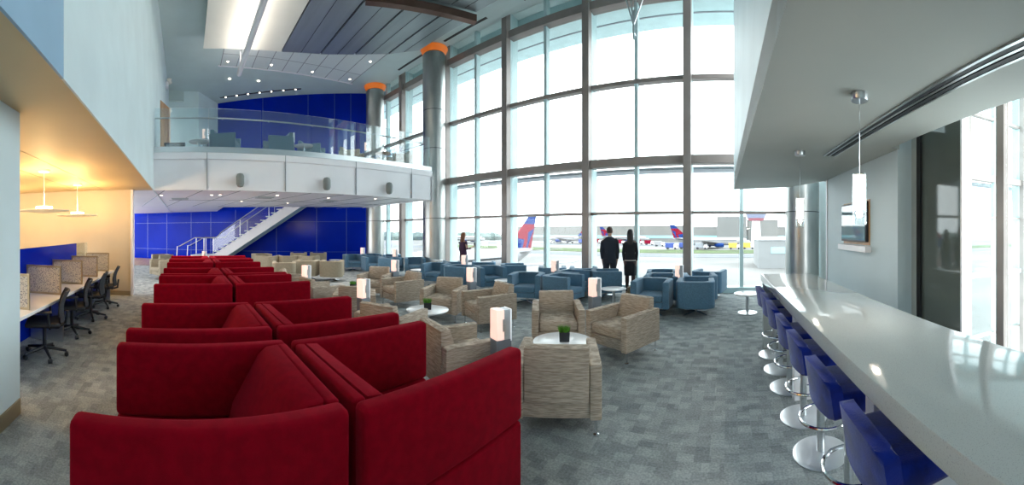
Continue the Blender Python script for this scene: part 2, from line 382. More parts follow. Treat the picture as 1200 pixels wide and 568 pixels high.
# slanted cobalt glass wall
def WX(y, off=0): return -20.32+.519*y+off*1.1267
def wallpt(px): # crossing of a sight line with the slanted wall
    a = az(px); k = tan(pi/2+a)  # angle from -X axis
    x = -20.32/(1+.519*k); return x, -x*k
wr = atan2(1, .519)
def slab(y0, y1, z0, z1, off, th, mats, name, mi=0):
    b = MB(); b.prism([(WX(y0, off), y0), (WX(y1, off), y1), (WX(y1, off-th), y1), (WX(y0, off-th), y0)], z0, z1)
    return b.build(name, mats, smooth=False)
struct(slab(-3.3, 9.55, 0, 9.2, 0, .2, 'blueglass', 'wall_back'), 'glossy cobalt blue glass wall')
b = MB()
def strip(b, y0, y1, z0, z1): b.prism([(WX(y0, .012), y0), (WX(y1, .012), y1), (WX(y1, -.01), y1), (WX(y0, -.01), y0)], z0, z1)
for px in (173, 195.5, 224, 247, 276, 324, 371, 406):
    x, y = wallpt(px); strip(b, y-.012, y+.012, 0, 2.9)
for px in (308, 361, 392, 411):
    x, y = wallpt(px); strip(b, y-.012, y+.012, 3.9, 8.9)
strip(b, -3.2, 9.3, .62, .64); strip(b, -3.2, 9.3, 2.2, 2.22); strip(b, 1.8, 9.3, 5.2, 5.22)
struct(b.build('trim_47', 'jointblue', smooth=False), 'pale joints of the blue glass wall')
struct(MB().prism([(-17.7, -1.0), (-17.8, .66), (-19.45, 1.84), (-20.5, 1.84), (-20.5, -1.0)], 3.85, 8.9).build('wall_upper', 'wall', smooth=False), 'pale wall of the upper level')
struct(MB().bx(-18.2, -17.62, -.87, -.1, 8.35, 8.9).build('trim_48', 'ceil', smooth=False))
struct(MB().bx(-22.3, -22.1, -6, -2.6, 0, 3.0).build('wall_back_left', 'wall_cream', smooth=False))
# balcony slab + fascia
XB = -9.3
bal = MB().prism([(XB-.05, YW), (XB-.05, 7.95), (-14.1, 8.2), (-15.8, 3.0), (-16.1, 1.75), (-20.0, 1.75), (-21.6, -2.8), (-21.6, -6), (-9.4, -6)], 2.83, 3.85)
struct(bal.build('ceiling_balcony', 'white', smooth=False), 'balcony slab with white underside')
b = MB().bx(XB-.06, XB, YW, 8.0, 2.81, 3.83, 0).bx(XB-.10, XB+.03, YW, 8.02, 3.64, 3.82, 0, .01, 1).bx(XB-.14, XB+.02, YW, 7.98, 3.83, 3.98, 2)
b.bx(-14.2, XB, 7.96, 8.02, 2.81, 3.98, 0)
for y in (.57, 2.75, 4.98, 7.1): b.bx(XB+.001, XB+.033, y-.008, y+.008, 2.82, 3.82, 1)
struct(b.build('wall_balcony', ['white', 'line', 'steel'], smooth=False), 'white balcony front with steel edge')
b = MB()
for i in range(9): b.prism([(-9.5, -.6+i*1.05), (-15.5, -2.0+i*1.15), (-15.5, -1.975+i*1.15), (-9.5, -.575+i*1.05)], 2.822, 2.832)
b.bx(-12.51, -12.49, -.6, 8, 2.822, 2.832)
struct(b.build('trim_49', 'line', smooth=False), 'joints of the balcony ceiling')
# bar side: soffit, walls
SE = [(.29, -1.5), (.30, 1.5), (.385, 8.27)]
pts = SE+[(1.58, 7.72), (2.08, 6.6), (2.3, 6.6), (2.3, 3.72), (1.95, 3.60), (1.95, -1.5)]
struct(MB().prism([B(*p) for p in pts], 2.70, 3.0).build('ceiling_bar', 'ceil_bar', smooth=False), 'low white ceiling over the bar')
struct(MB().prism([B(*p) for p in (SE+[(.45, 8.27), (.36, -1.5)])], 2.705, 9.2).build('wall_soffit', 'wall', smooth=False), 'tall pale wall above the bar')
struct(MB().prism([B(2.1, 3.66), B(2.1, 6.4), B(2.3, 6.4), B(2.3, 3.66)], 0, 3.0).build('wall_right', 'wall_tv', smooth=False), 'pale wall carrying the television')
struct(MB().prism([B(2.085, 6.38), B(2.085, 6.44), B(2.3, 6.44), B(2.3, 6.38)], 0, 3.0).build('trim_50', 'white', smooth=False))
struct(MB().prism([B(2.75, 6.4), B(2.75, 9.5), B(2.9, 9.5), B(2.9, 6.4)], 0, 3.4).build('wall_right_far', 'wall', smooth=False))
struct(MB().prism([B(2.3, 3.66), B(2.3, 3.8), B(2.7, 3.8), B(2.7, 3.66)], 0, 3.4).build('wall_right_end', mat('grey_wall', (.36, .40, .38), .6), smooth=False))
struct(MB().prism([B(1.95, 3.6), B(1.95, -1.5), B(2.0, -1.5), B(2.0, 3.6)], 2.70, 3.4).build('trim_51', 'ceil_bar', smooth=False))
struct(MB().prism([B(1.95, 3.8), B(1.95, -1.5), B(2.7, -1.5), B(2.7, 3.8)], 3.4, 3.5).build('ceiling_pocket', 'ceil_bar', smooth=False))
struct(MB().prism([B(2.36, 1.3), B(2.46, 1.3), B(2.46, -3.2), B(2.36, -3.2)], 0, 3.4).build('wall_bar_block', 'wall_tv', smooth=False), 'pale wall added beside the bar, out of view')  # unseen solid wall added to cut the daylight reaching the bar
# glass wall right
XG = 2.39
struct(MB().prism([B(XG, 2.79), B(XG, 3.56), B(XG+.05, 3.56), B(XG+.05, 2.79)], 0, 3.4).build('wall_right_glass', 'darkglass', smooth=False), 'dark glossy glass wall panel')
for k, (y0, y1, m_) in enumerate([(3.56, 3.64, 'dark'), (2.76, 2.79, 'white'), (2.17, 2.27, 'mull'), (1.30, 1.4, 'mull')]):
    struct(MB().prism([B(XG-.03, y0), B(XG-.03, y1), B(XG+.04, y1), B(XG+.04, y0)], 0, 3.4).build('trim_%d' % (52+k), m_, smooth=False), 'upright of the bar window')
for y0, y1 in ((2.27, 2.76), (1.4, 2.17)):
    wn = struct(MB().prism([B(XG, y0), B(XG, y1), B(XG+.02, y1), B(XG+.02, y0)], 0, 3.4).build('window_%d' % n, 'glass', smooth=False), 'clear pane beside the bar'); n += 1
# mirror line of the main window continues outside to the right (built above)
b = MB()
for x0 in (1.39, 1.47):
    p = [B(x0, .4), B(x0, 4.3), B(x0+.035, 4.3), B(x0+.035, .4)]; b.prism(p, 2.690, 2.702, 0)
for x0 in (1.365, 1.428, 1.508):
    p = [B(x0, .4), B(x0, 4.33), B(x0+.02, 4.33), B(x0+.02, .4)]; b.prism(p, 2.686, 2.701, 1)
tag(b.build('slot_diffuser', ['dark', 'steel'], smooth=False), 'long double-slot air diffuser in the bar ceiling', 'air vent')
# ================================================================== COLUMNS
def column(x, y, ztop, label, collar=True, seams=(2.2, 4.9, 6.4)):
    t = thing('steel_column', label, 'column', (x, y, 0), 0)
    MB().lathe([(.45, 0), (.45, ztop-.25)], seg=40).build('shaft', 'colsteel', t)
    for z in seams: MB().lathe([(.452, z), (.456, z+.01), (.452, z+.02)], seg=40).build('seam', 'dark', t)
    if collar:
        MB().lathe([(.45, ztop-.22), (.50, ztop-.10), (.55, ztop), (.50, ztop), (.40, ztop-.15)], seg=40).build('collar', 'orange', t)
        MB().lathe([(.42, ztop-.26), (.42, ztop+.05)], seg=30).build('neck', 'dark', t)
    return t
column(-10.3, 9.0, 8.88, 'steel-clad column with orange collar at the balcony end')
column(-14.68, 8.95, 8.88, 'steel-clad column with orange collar beside the blue wall')
column(1.94, 9.0, 3.3, 'short steel-clad column at the end of the bar', False, (2.2,))
# ================================================================== BALCONY RAIL
t = thing('glass_balustrade', 'clear glass balustrade with steel handrail along the balcony', 'railing', (XB-.06, 0, 0))
for k in range(6):
    y0 = YW+.03+k*1.47; MB().bx(-.008, .008, y0, y0+1.44, 3.97, 5.04).build('glass_panel', 'railglass', t, smooth=False)
for k in range(3):
    MB().bx(-.25-1.45*(k+1), -.27-1.45*k, 7.89, 7.905, 3.9, 5.04).build('glass_panel', 'railglass', t, smooth=False)
MB().tube([(-.09, YW+.02, 4.8), (-.09, 7.75, 4.8), (-.18, 7.82, 4.8), (-4.6, 7.82, 4.8)], .022).build('handrail', 'steel', t)
for k in range(7):
    MB().tube([(-.09, -.3+1.3*k, 4.79), (-.02, -.3+1.3*k, 4.74)], .012).build('bracket', 'steel', t)
for y, lb in ((1.45, 'grey capsule loudspeaker on the balcony front, nearest the tall pale wall'), (3.95, 'grey capsule loudspeaker in the middle of the balcony front'), (6.1, 'grey capsule loudspeaker on the balcony front nearest the window')):
    t = thing('wall_speaker', lb, 'loudspeaker', (XB+.04, y, 3.07), 0, 'loudspeakers on the balcony front')
    MB().lathe([(.02, -.19), (.08, -.17), (.11, -.1), (.11, .1), (.08, .17), (.02, .19)], (.12, 0, 0), 16).build('body', mat('speaker_grey', (.22, .24, .24), .5), t)
    MB().bx(-.01, .06, -.03, .03, -.03, .03).build('bracket', 'steel', t)
# ================================================================== STAIR
sd = Vector((.461, .887, 0)); s0 = Vector((-17.97, 1.41, 0)); sn = Vector((-.887, .461, 0))
def SP(s, o, z): v = s0+sd*s+sn*o; return (v.x, v.y, z)
def SZ(s): return .45+.642*s
t = thing('staircase', 'white staircase rising before the blue glass wall', 'stairs', (0, 0, 0))
for o_, nm in ((0, 'stringer'), (1.2, 'stringer')):
    b = MB(); a = -.1; e = 5.25
    ring = lambda s, zt, zb: [SP(s, o_, zt), SP(s, o_+.08, zt), SP(s, o_+.08, zb), SP(s, o_, zb)]
    b.loft([ring(a, SZ(a)+.03, max(.0, SZ(a)-.5)), ring(.3, SZ(.3)+.03, .13), ring(e, SZ(e)+.03, SZ(e)-.5)])
    b.build(nm, 'white', t, smooth=False)
b = MB(); b.quad(SP(.3, .08, .14), SP(.3, 1.2, .14), SP(5.25, 1.2, SZ(5.25)-.48), SP(5.25, .08, SZ(5.25)-.48)); b.build('underside', 'mullc', t, smooth=False)
for k in range(19):
    s = -.05+k*.275; z = SZ(s)+.05
    b = MB(); b.loft([[SP(s-.13, -.08, z), SP(s+.17, -.08, z), SP(s+.17, -.08, z+.045), SP(s-.13, -.08, z+.045)], [SP(s-.13, 1.25, z), SP(s+.17, 1.25, z), SP(s+.17, 1.25, z+.045), SP(s-.13, 1.25, z+.045)]])
    b.build('tread', 'tile', t, smooth=False)
b = MB()
for k in range(3):
    s = -1.9+k*.3; z = .15*(k+1); b.loft([[SP(s, 0, 0), SP(-.1, 0, 0), SP(-.1, 0, z), SP(s, 0, z)], [SP(s, 1.25, 0), SP(-.1, 1.25, 0), SP(-.1, 1.25, z), SP(s, 1.25, z)]])
b.build('landing', 'tile', t, smooth=False)
for o_ in (-.03, 1.22):
    pts = [SP(-2.15, o_, .05), SP(-2.1, o_, .88), SP(-1.95, o_, .9), SP(-1.05, o_, 1.36), SP(.2, o_, 1.37)]+[SP(s, o_, SZ(s)+.9) for s in (.5, 2, 3.5, 5.2)]
    MB().tube(pts, .025).build('handrail', 'steel', t)
    for s, z0, z1 in ((-.95, .45, 1.36), (-.5, .45, 1.36), (1.5, SZ(1.5), SZ(1.5)+.9), (3.0, SZ(3), SZ(3)+.9), (4.4, SZ(4.4), SZ(4.4)+.9)):
        MB().tube([SP(s, o_, z0), SP(s, o_, z1)], .018).build('post', 'steel', t)
b = MB(); b.quad(SP(0, -.03, SZ(0)+.08), SP(5.2, -.03, SZ(5.2)+.08), SP(5.2, -.03, SZ(5.2)+.85), SP(0, -.03, SZ(0)+.85)); b.build('glass_guard', 'railglass', t, smooth=False)
# ================================================================== RED BOOTH SOFAS
def make_sofa(L, D):
    """built with its back on the +Y side (y=D), open towards y=0, running x 0..L"""
    t = thing('booth_sofa', '', 'sofa')
    H_ = .95
    for x0 in (0, L-.11):
        b = MB().bx(x0, x0+.11, 0, D, .49, H_, 0, .03, 3); b.build('side_panel', 'red', t)
        b = MB().bx(x0+.002, x0+.108, .002, D-.002, .05, .485, 0, .03, 3); b.build('lower_panel', 'red', t)
    MB().bx(.105, L-.105, D-.07, D, .49, H_, 0, .02, 3).build('back_panel', 'red', t)
    MB().bx(.105, L-.105, D-.108, D-.002, .05, .485, 0, .03, 3).build('lower_panel', 'red', t)
    # leaning back cushion
    b = MB(); x0, x1 = .112, L-.112
    prof = [(D-.072, .50), (D-.40, .47), (D-.37, .60), (D-.20, .90), (D-.15, .945), (D-.072, .952)]
    b.prism(prof, x0, x1, axis='x', bev=.02); b.build('back_cushion', 'red', t)
    MB().bx(.115, L-.115, .03, D-.36, .30, .46, 0, .04, 3).build('seat_cushion', 'red', t)
    MB().bx(.115, L-.115, .05, D-.12, .06, .295, 0, .01, 1).build('base', 'red', t)
    for x in (.05, L-.05):
        for y in (.06, D-.06): MB().cyl((x, y, 0), .02, .06, seg=10).build('leg', 'steel', t)
    return t
rowX = [(-2.34, -1.30), (-3.64, -2.58), (-5.93, -4.87), (-7.14, -6.10), (-9.40, -8.36), (-10.66, -9.62)]
ORD = ['nearest', 'second', 'third', 'fourth', 'fifth', 'farthest']
lp = rp = None
for k, (x0, x1) in enumerate(rowX):
    lb = 'red velvet booth sofa facing the work desks, %s of its row from the foreground' % ORD[k]
    if k == 0: lb = 'red velvet booth sofa in the lower left foreground, facing the work desks'
    if lp is None: lp = make_sofa(1.05, 1.13); lp['label'] = lb; lp['group'] = 'red booth sofas facing the desks'; lp.location = (x0, -.46, 0)
    else: dup(lp, (x0, -.46, 0), 0, lb)
    lb = 'red velvet booth sofa facing the beige armchairs, %s of its row from the foreground' % ORD[k]
    if k == 0: lb = 'large red velvet booth sofa in the centre foreground, facing the beige armchairs'; x0, x1 = -2.32, -1.25
    if rp is None: rp = dup(lp, (x1, 1.845, 0), pi, lb, 'red booth sofas facing the armchairs')
    else: dup(rp, (x1, 1.845, 0), pi, lb)
# ================================================================== CLUB ARMCHAIR (beige)
def make_club(fab='beige', swivel=False, label='', name='club_armchair'):
    t = thing(name, label, 'armchair'); W = .375; Dp = .37
    # faces -Y
    MB().bx(-W+.005, W-.005, -Dp+.02, Dp-.02, .155, .29, 0, .012, 2).build('frame', fab, t)
    MB().bx(-W+.105, W-.105, -Dp, Dp-.17, .292, .44, 0, .035, 3).build('seat_cushion', fab, t)
    b = MB(); b.prism([(Dp-.16, .292), (Dp-.20, .44), (Dp-.10, .745), (Dp-.04, .76), (Dp+.01, .745), (Dp, .292)], -W+.102, W-.102, axis='x', bev=.02, seg=2); b.build('backrest', fab, t)
    for s in (-1, 1):
        b = MB(); xa, xb = sorted((s*W, s*(W-.10)))
        b.prism([(-Dp-.01, .15), (Dp, .15), (Dp, .60), (Dp-.1, .605), (-Dp-.01, .60)], xa, xb, axis='x', bev=.015, seg=2); b.build('arm', fab, t)
    if not swivel:
        for sx in (-1, 1):
            for sy in (-1, 1):
                MB().lathe([(.026, 0), (.026, .012), (.012, .02), (.012, .16)], (sx*.33, sy*.32, 0), 12).build('leg', 'chrome', t)
    else: star(t)
    return t
def star(t, r=.30):
    MB().cyl((0, 0, .05), .03, .14, seg=14).build('pedestal', 'chrome', t)
    for k in range(4):
        a = k*pi/2+pi/4
        MB().tube([(0.02*cos(a), .02*sin(a), .055), (r*cos(a), r*sin(a), .02)], [.02, .014], seg=8).build('leg', 'chrome', t)
T1 = pol(659.6, 4.06); T2 = pol(501, 5.70); T3 = pol(414, 7.7)
clubs = [
 (pol(654, 3.20), face(-.44, .90), 'beige streaked armchair seen from behind, right next to the front red sofa end'),
 (pol(653, 5.20), facecam(653, 3), 'beige streaked armchair facing the viewer behind the nearest round table'),
 ((-1.47, 4.66), face(-.38, -.92), 'beige streaked armchair right of the nearest round table, angled towards it'),
 ((-2.60, 2.66), face(.28, .96), 'beige streaked armchair left of the nearest lamp tower, back to the viewer'),
 ((-5.02, 4.66), face(.455, -.887), 'beige streaked armchair facing the viewer behind the second round table'),
 ((-4.00, 4.80), face(-.38, -.92), 'beige streaked armchair right of the second round table, turned left'),
 ((-3.97, 2.69), face(-.38, .92), 'beige streaked armchair behind the red sofa, back to the viewer before the second round table'),
 (pol(471, 8.0), face(-.08, -1), 'beige streaked armchair in profile turned left, right of the third round table'),
 (pol(440, 9.0), face(.62, -.78), 'beige streaked armchair facing the viewer behind the third round table'),
 (pol(416, 6.3), face(-.85, .5), 'beige streaked armchair behind the lamp tower nearest the third round table'),
 (pol(376, 7.2), face(-.1, 1), 'beige streaked armchair against the right end of the third red sofa'),
 (pol(346, 8.6), face(.4, .9), 'beige armchair peeping over the red sofas beside a lamp tower'),
]
spread(lambda: make_club(), [((x, y, 0), rz, lb) for (x, y), rz, lb in clubs], 'beige streaked armchairs')
# ================================================================== TUB CHAIR
def make_tub(fab='bluefab', name='tub_armchair'):
    t = thing(name, '', 'armchair'); W = .39; n_ = 8; out = []; inn = []
    R_ = .16
    out = [(-W, -.37)]+[(-W+R_-R_*cos(pi/2*i/6), .37-R_+R_*sin(pi/2*i/6)) for i in range(7)]+[(W-R_+R_*sin(pi/2*i/6), .37-R_+R_*cos(pi/2*i/6)) for i in range(7)]+[(W, -.37)]
    w2 = W-.125; r2 = .08
    inn = [(w2, -.37)]+[(w2-r2+r2*cos(pi/2*i/5), .25-r2+r2*sin(pi/2*i/5)) for i in range(6)]+[(-w2+r2-r2*sin(pi/2*i/5), .25-r2+r2*cos(pi/2*i/5)) for i in range(6)]+[(-w2, -.37)]
    b = MB(); b.prism(out+inn, .17, .70, 0, bev=.025, seg=3); b.build('shell', fab, t)
    MB().bx(-w2+.004, w2-.004, -.385, .245, .30, .43, 0, .035, 3).build('seat_cushion', fab, t)
    MB().bx(-w2+.004, w2-.004, -.365, .245, .18, .295, 0, .01, 1).build('frame', fab, t)
    star(t, .32)
    return t
G1 = 'blue tub chairs beside the right part of the window'; 
tubs = [
 (767, 7.25, -12, 'blue tub chair facing the viewer, front left of the cluster nearest the bar'),
 (815, 7.20, 178, 'blue tub chair seen from behind, front right of the cluster nearest the bar'),
 (776, 8.05, -5, 'blue tub chair in the second row, left of the lamp tower nearest the bar'),
 (819, 8.00, 185, 'blue tub chair in the second row, right of the lamp tower nearest the bar'),
 (776, 8.85, 0, 'blue tub chair next to the window, left in the cluster nearest the bar'),
 (831, 8.9, 165, 'light-struck blue tub chair next to the window, right in the cluster nearest the bar'),
 (619, 8.25, -14, 'blue tub chair facing the viewer, front left of the middle cluster before the window'),
 (659, 8.00, 58, 'blue tub chair turned right, front of the middle cluster before the window'),
 (672, 8.75, 60, 'blue tub chair turned right, between the lamp tower and the standing man'),
 (708, 8.95, 95, 'blue tub chair in profile next to the standing man'),
 (648, 9.75, 180, 'blue tub chair behind the lamp tower of the middle cluster'),
 (683, 9.65, 180, 'blue tub chair nearest the window in the middle cluster'),
 (512, 10.9, -22, 'blue tub chair facing left, leftmost of the cluster below the woman in purple'),
 (539, 10.1, 58, 'blue tub chair turned right beside the lamp tower below the woman in purple'),
 (573, 9.9, 20, 'blue tub chair turned to the viewer, right of the cluster below the woman in purple'),
 (601, 10.6, 95, 'blue tub chair in profile, rightmost of the cluster below the woman in purple'),
 (567, 11.5, 180, 'blue tub chair by the window sill, right of the woman in purple'),
 (532, 11.7, 180, 'blue tub chair at the window, nearest the woman in purple'),
 (413, 15.0, 15, 'blue tub chair facing the viewer, alone before the blue glass wall'),
 (435, 15.4, 15, 'blue tub chair beside the far column, back row'),
 (437, 13.7, 20, 'blue tub chair of the far cluster, front left'),
 (456, 13.2, 55, 'dark blue tub chair turned right in the middle of the far cluster'),
 (486, 13.2, 5, 'blue tub chair facing the viewer beside the balcony-end column'),
 (459, 15.0, 0, 'blue tub chair of the far cluster, back right'),
]
def relax(pts, d=.88):
    pts = [list(p) for p in pts]
    for _ in range(60):
        for i in range(len(pts)):
            for j in range(i):
                dx, dy = pts[i][0]-pts[j][0], pts[i][1]-pts[j][1]; q = sqrt(dx*dx+dy*dy)
                if q < d:
                    m_ = (d-q)/2/q; pts[i][0] += dx*m_; pts[i][1] += dy*m_; pts[j][0] -= dx*m_; pts[j][1] -= dy*m_
        for p in pts: p[1] = min(p[1], YF-.22-.50)
    return pts
spread(lambda: make_tub(), [((x, y, 0), facecam(px, a), lb) for (x, y), (px, r, a, lb) in zip(relax([pol(q[0], q[1]) for q in tubs]), tubs)], 'blue tub chairs on the main floor')
tt = [
 (388, 11.9, 172, 'taupe tub chair seen from behind, rightmost of the taupe group'),
 (361, 12.1, 168, 'taupe tub chair seen from behind, next to the rightmost taupe one'),
 (333, 11.4, 178, 'pale taupe tub chair seen from behind over the red sofas'),
 (313, 14.2, 150, 'taupe tub chair right of the farthest red sofas'),
 (337, 14.4, 190, 'taupe tub chair in the middle of the far taupe group'),
 (361, 14.4, 160, 'taupe tub chair in the far taupe group, right of its middle'),
 (350, 16.3, 180, 'taupe tub chair close to the foot of the blue wall under the stair'),
 (373, 16.3, 180, 'taupe tub chair farthest right along the blue wall'),
 (306, 15.6, 20, 'taupe tub chair beside the foot of the staircase'),
 (192, 12.3, -60, 'taupe tub chair peeping left of the far red sofas'),
 (191, 15.0, -60, 'taupe tub chair farthest back, left of the red sofas'),
]
def make_taupe(): return make_tub('beigetub')
spread(make_taupe, [((x, y, 0), facecam(px, a), lb) for (x, y), (px, r, a, lb) in zip(relax([pol(q[0], q[1]) for q in tt]), tt)], 'taupe tub chairs in the back')
# upper level chairs
UZ = 3.85
up = [
 (264, 10.02, 75, 'bluefab2', 'grey-blue armchair turned right on the balcony, left of the two facing ones'),
 (326, 10.3, -75, 'bluefab2', 'grey-blue armchair turned left on the balcony, back beside a small table'),
 (365, 11.2, 75, 'bluefab2', 'grey-blue armchair turned right behind the balcony table'),
]
spread(lambda: make_club('bluefab2', True), [((*pol(px, r), UZ), facecam(px, a), lb) for px, r, a, f, lb in up], 'grey-blue armchairs on the balcony')
upb = [(413, 12.0, 70, 'beige armchair on the balcony, left of the round wooden table'), (432, 13.2, 10, 'beige armchair on the balcony near the blue wall end'), (468, 12.6, -70, 'beige armchair on the balcony nearest the window')]
spread(lambda: make_club('beige', True), [((*pol(px, r), UZ), facecam(px, a), lb) for px, r, a, lb in upb], 'beige armchairs on the balcony')
# ================================================================== ROUND TABLES
def make_table(R_=.34, z=.42, top='tabletop'):
    t = thing('round_table', '', 'table')
    MB().lathe([(R_-.02, z-.03), (R_, z-.015), (R_, z-.003), (R_-.006, z)], seg=40).build('tabletop', top, t)
    MB().cyl((0, 0, .012), .032, z-.04, seg=18).build('pedestal', 'steel', t)
    MB().lathe([(.20, 0), (.20, .006), (.05, .014)], seg=32).build('base', 'steel', t)
    return t
tabs = [(T1, 'white round coffee table nearest the viewer, carrying a black grass planter'),
        (T2, 'white round coffee table with grass planter left of the middle beige armchairs'),
        (T3, 'white round coffee table with grass planter next to the red sofa ends')]
spread(lambda: make_table(.35), [((x, y, 0), 0, lb) for (x, y), lb in tabs], 'white round coffee tables between beige armchairs')
tabs = [((719, 7.85), 'small white round table beside the standing couple'), ((876, 7.25), 'small white round table between window and bar end'),
        ((491, 11.75), 'small white round table before the balcony-end column'), ((592, 9.2), 'small white round table left of the middle blue chairs'),
        ((393, 15.8), 'small white table before the blue glass wall')]
spread(lambda: make_table(.29, .41), [((*pol(*p), 0), 0, lb) for p, lb in tabs], 'small white side tables')
o = make_table(.24, .68); o.location = (*pol(514, 12.3), 0); o['label'] = 'taller small white table by the window left of the woman in purple'
tabs = [((233, 9.95), 'white round table on the balcony next to the tall wall'), ((356, 10.45), 'white round table on the balcony between the armchairs')]
spread(lambda: make_table(.29, .44), [((*pol(*p), UZ), 0, lb) for p, lb in tabs], 'white round tables on the balcony')
o = make_table(.26, .50, 'wood'); o.location = (*pol(449, 11.7), UZ); o['label'] = 'brown wooden round table on the balcony near the column'
t = thing('low_bench', 'low black bench table on the balcony against the tall wall', 'bench', (*pol(205, 9.95), UZ))
MB().bx(-.2, .2, -.3, .3, .30, .36, 0, .01, 1).build('top', 'black', t)
for sx in (-.17, .17):
    for sy in (-.26, .26): MB().bx(sx-.015, sx+.015, sy-.015, sy+.015, 0, .30).build('leg', 'black', t)
# planters
def make_planter():
    t = thing('grass_planter', '', 'plant')
    b = MB(); b.box((0, 0, .055), (.115, .115, .11), 0, .004, 1, taper=1.08); b.build('pot', 'black', t)
    g = MB()
    for i in range(420):
        x, y = random.uniform(-.055, .055), random.uniform(-.055, .055); a = random.uniform(0, 2*pi); l = random.uniform(.05, .085)
        dx, dy = random.uniform(-.02, .02)+x*.25, random.uniform(-.02, .02)+y*.25; w_ = .0035
        g.bm.faces.new(g.ring([(x-w_*cos(a), y-w_*sin(a), .10), (x+w_*cos(a), y+w_*sin(a), .10), (x+dx, y+dy, .10+l)]))
    g.build('grass', 'grass', t)
    return t
spread(make_planter, [((T1[0]+.02, T1[1]+.0, .42), .5, 'black cube planter of green grass on the nearest round table'),
                      ((T2[0], T2[1], .42), .9, 'black cube planter of green grass on the round table left of the centre'),
                      ((T3[0], T3[1], .42), .7, 'black cube planter of green grass on the round table next to the red sofas')], 'grass planters')
# ================================================================== LAMP TOWERS
def make_tower():
    t = thing('lamp_tower', '', 'lamp')
    MB().bx(-.085, .085, -.065, .065, 0, .66, 0, .004, 1).build('pillar', 'greymetal', t)
    MB().bx(-.085, .0, -.068, .068, .66, .95, 0, .006, 1).build('shade', 'frost', t)
    MB().bx(.002, .070, -.066, .066, .66, .945, 0, .004, 1).build('power_housing', 'lightmetal', t); MB().bx(.071, .085, -.068, .068, .64, .95, 0, .004, 1).build('acrylic_edge', 'frostw', t)
    for z in (.73, .80, .87): MB().bx(.086, .089, -.03, .03, z, z+.035).build('socket', 'black', t)
    b = MB(); b.bx(-.02, .02, -.069, -.066, .74, .86); b.build('front_plate', 'steel', t)
    return t
tw = [((587, 3.37), 30, 'lamp tower nearest the viewer, behind the front red sofa'),
      ((697, 5.57), 35, 'lamp tower between the two beige armchairs at the centre'),
      ((552.5, 7.2), 35, 'lamp tower behind the second group of beige armchairs'),
      ((426, 5.45), 40, 'lamp tower rising behind the red sofas on the right'),
      ((463, 9.1), 30, 'lamp tower left of the third group of beige armchairs'),
      ((463, 14.4), 30, 'lamp tower among the far blue chairs'),
      ((425, 16.0), 30, 'lamp tower before the right end of the blue glass wall'),
      ((544.5, 10.9), 30, 'lamp tower just below the woman in purple'),
      ((650.5, 8.95), 30, 'lamp tower in the middle cluster of blue chairs'),
      ((796, 7.75), 10, 'lamp tower in the cluster of blue chairs nearest the bar'),
      ((359, 7.67), 30, 'lamp tower beside the third red sofa'),
      ((239.5, 13.0), 0, 'lamp tower at the far end of the red sofas')]
spread(make_tower, [((*pol(*p), 0), -az(p[0])+radians(a), lb) for p, a, lb in tw]+
       [((*pol(342, 10.9), UZ), 1.2, 'lamp tower on the balcony before the blue wall'), ((*pol(241, 10.5), UZ), 1.2, 'lamp tower on the balcony beside the left armchair'),
        ((*pol(430, 12.1), UZ), 1.0, 'lamp tower on the balcony near the column')], 'lamp towers')
# ================================================================== BAR
t = thing('bar_counter', 'long white speckled quartz bar counter on white supports', 'bar counter', (0, 0, 0), BR)
MB().bx(.636, 1.40, .2, 5.08, .97, 1.07, 0, .006, 2).build('worktop', 'quartz', t)
for y in (1.62, 3.42): MB().bx(.76, 1.32, y-.05, y+.05, 0, .968, 0, .004, 1).build('support_panel', 'white', t)
MB().bx(.66, 1.38, 4.98, 5.07, 0, .968, 0, .004, 1).build('end_panel', 'quartz', t)
def make_stool():
    t = thing('bar_stool', '', 'bar stool')      # faces +X
    MB().lathe([(.215, 0), (.215, .008), (.19, .016), (.03, .024)], seg=40).build('base', 'disc', t)
    MB().cyl((0, 0, .02), .032, .66, seg=20).build('pole', 'steel', t)
    MB().tube([(.03+.19*cos(2*pi*i/28), .19*sin(2*pi*i/28), .28) for i in range(28)], .013, seg=8, loop=True).build('foot_ring', 'chrome', t)
    MB().tube([(0, 0, .28), (.21, 0, .28)], .010).build('ring_spoke', 'chrome', t)
    b = MB(); b.bx(-.17, .25, -.225, .225, .69, .82, 0, .04, 3); b.build('seat', 'velvetblue', t)
    b = MB(); pts = []
    R_ = .62
    out = [(-.19-.035+(1-cos(a))*R_*.9, R_*sin(a)) for a in [(-.39+.78*i/12) for i in range(13)]]
    inn = [(x+.07, y*.97) for x, y in out][::-1]
    b.prism(out+inn, .695, .95, 0, bev=.022, seg=3)
    for v in b.bm.verts:
        if v.co.z > .85: v.co.z -= .07*(abs(v.co.y)/.24)**2
        v.co.x -= max(0, v.co.z-.72)*.16
    b.build('backrest', 'velvetblue', t)
    return t
SY = [1.32, 1.95, 2.54, 3.08, 3.70, 4.20, 4.72]
SO = ['nearest the viewer', 'second from the viewer', 'third from the viewer', 'in the middle of the row of seven', 'fifth from the viewer', 'next to last at the far end of the bar', 'farthest, at the end of the bar']
spread(make_stool, [((*B(.78, y), 0), BR+random.uniform(-.05, .05), 'blue velvet bar stool, '+s) for y, s in zip(SY, SO)], 'blue velvet bar stools along the counter')
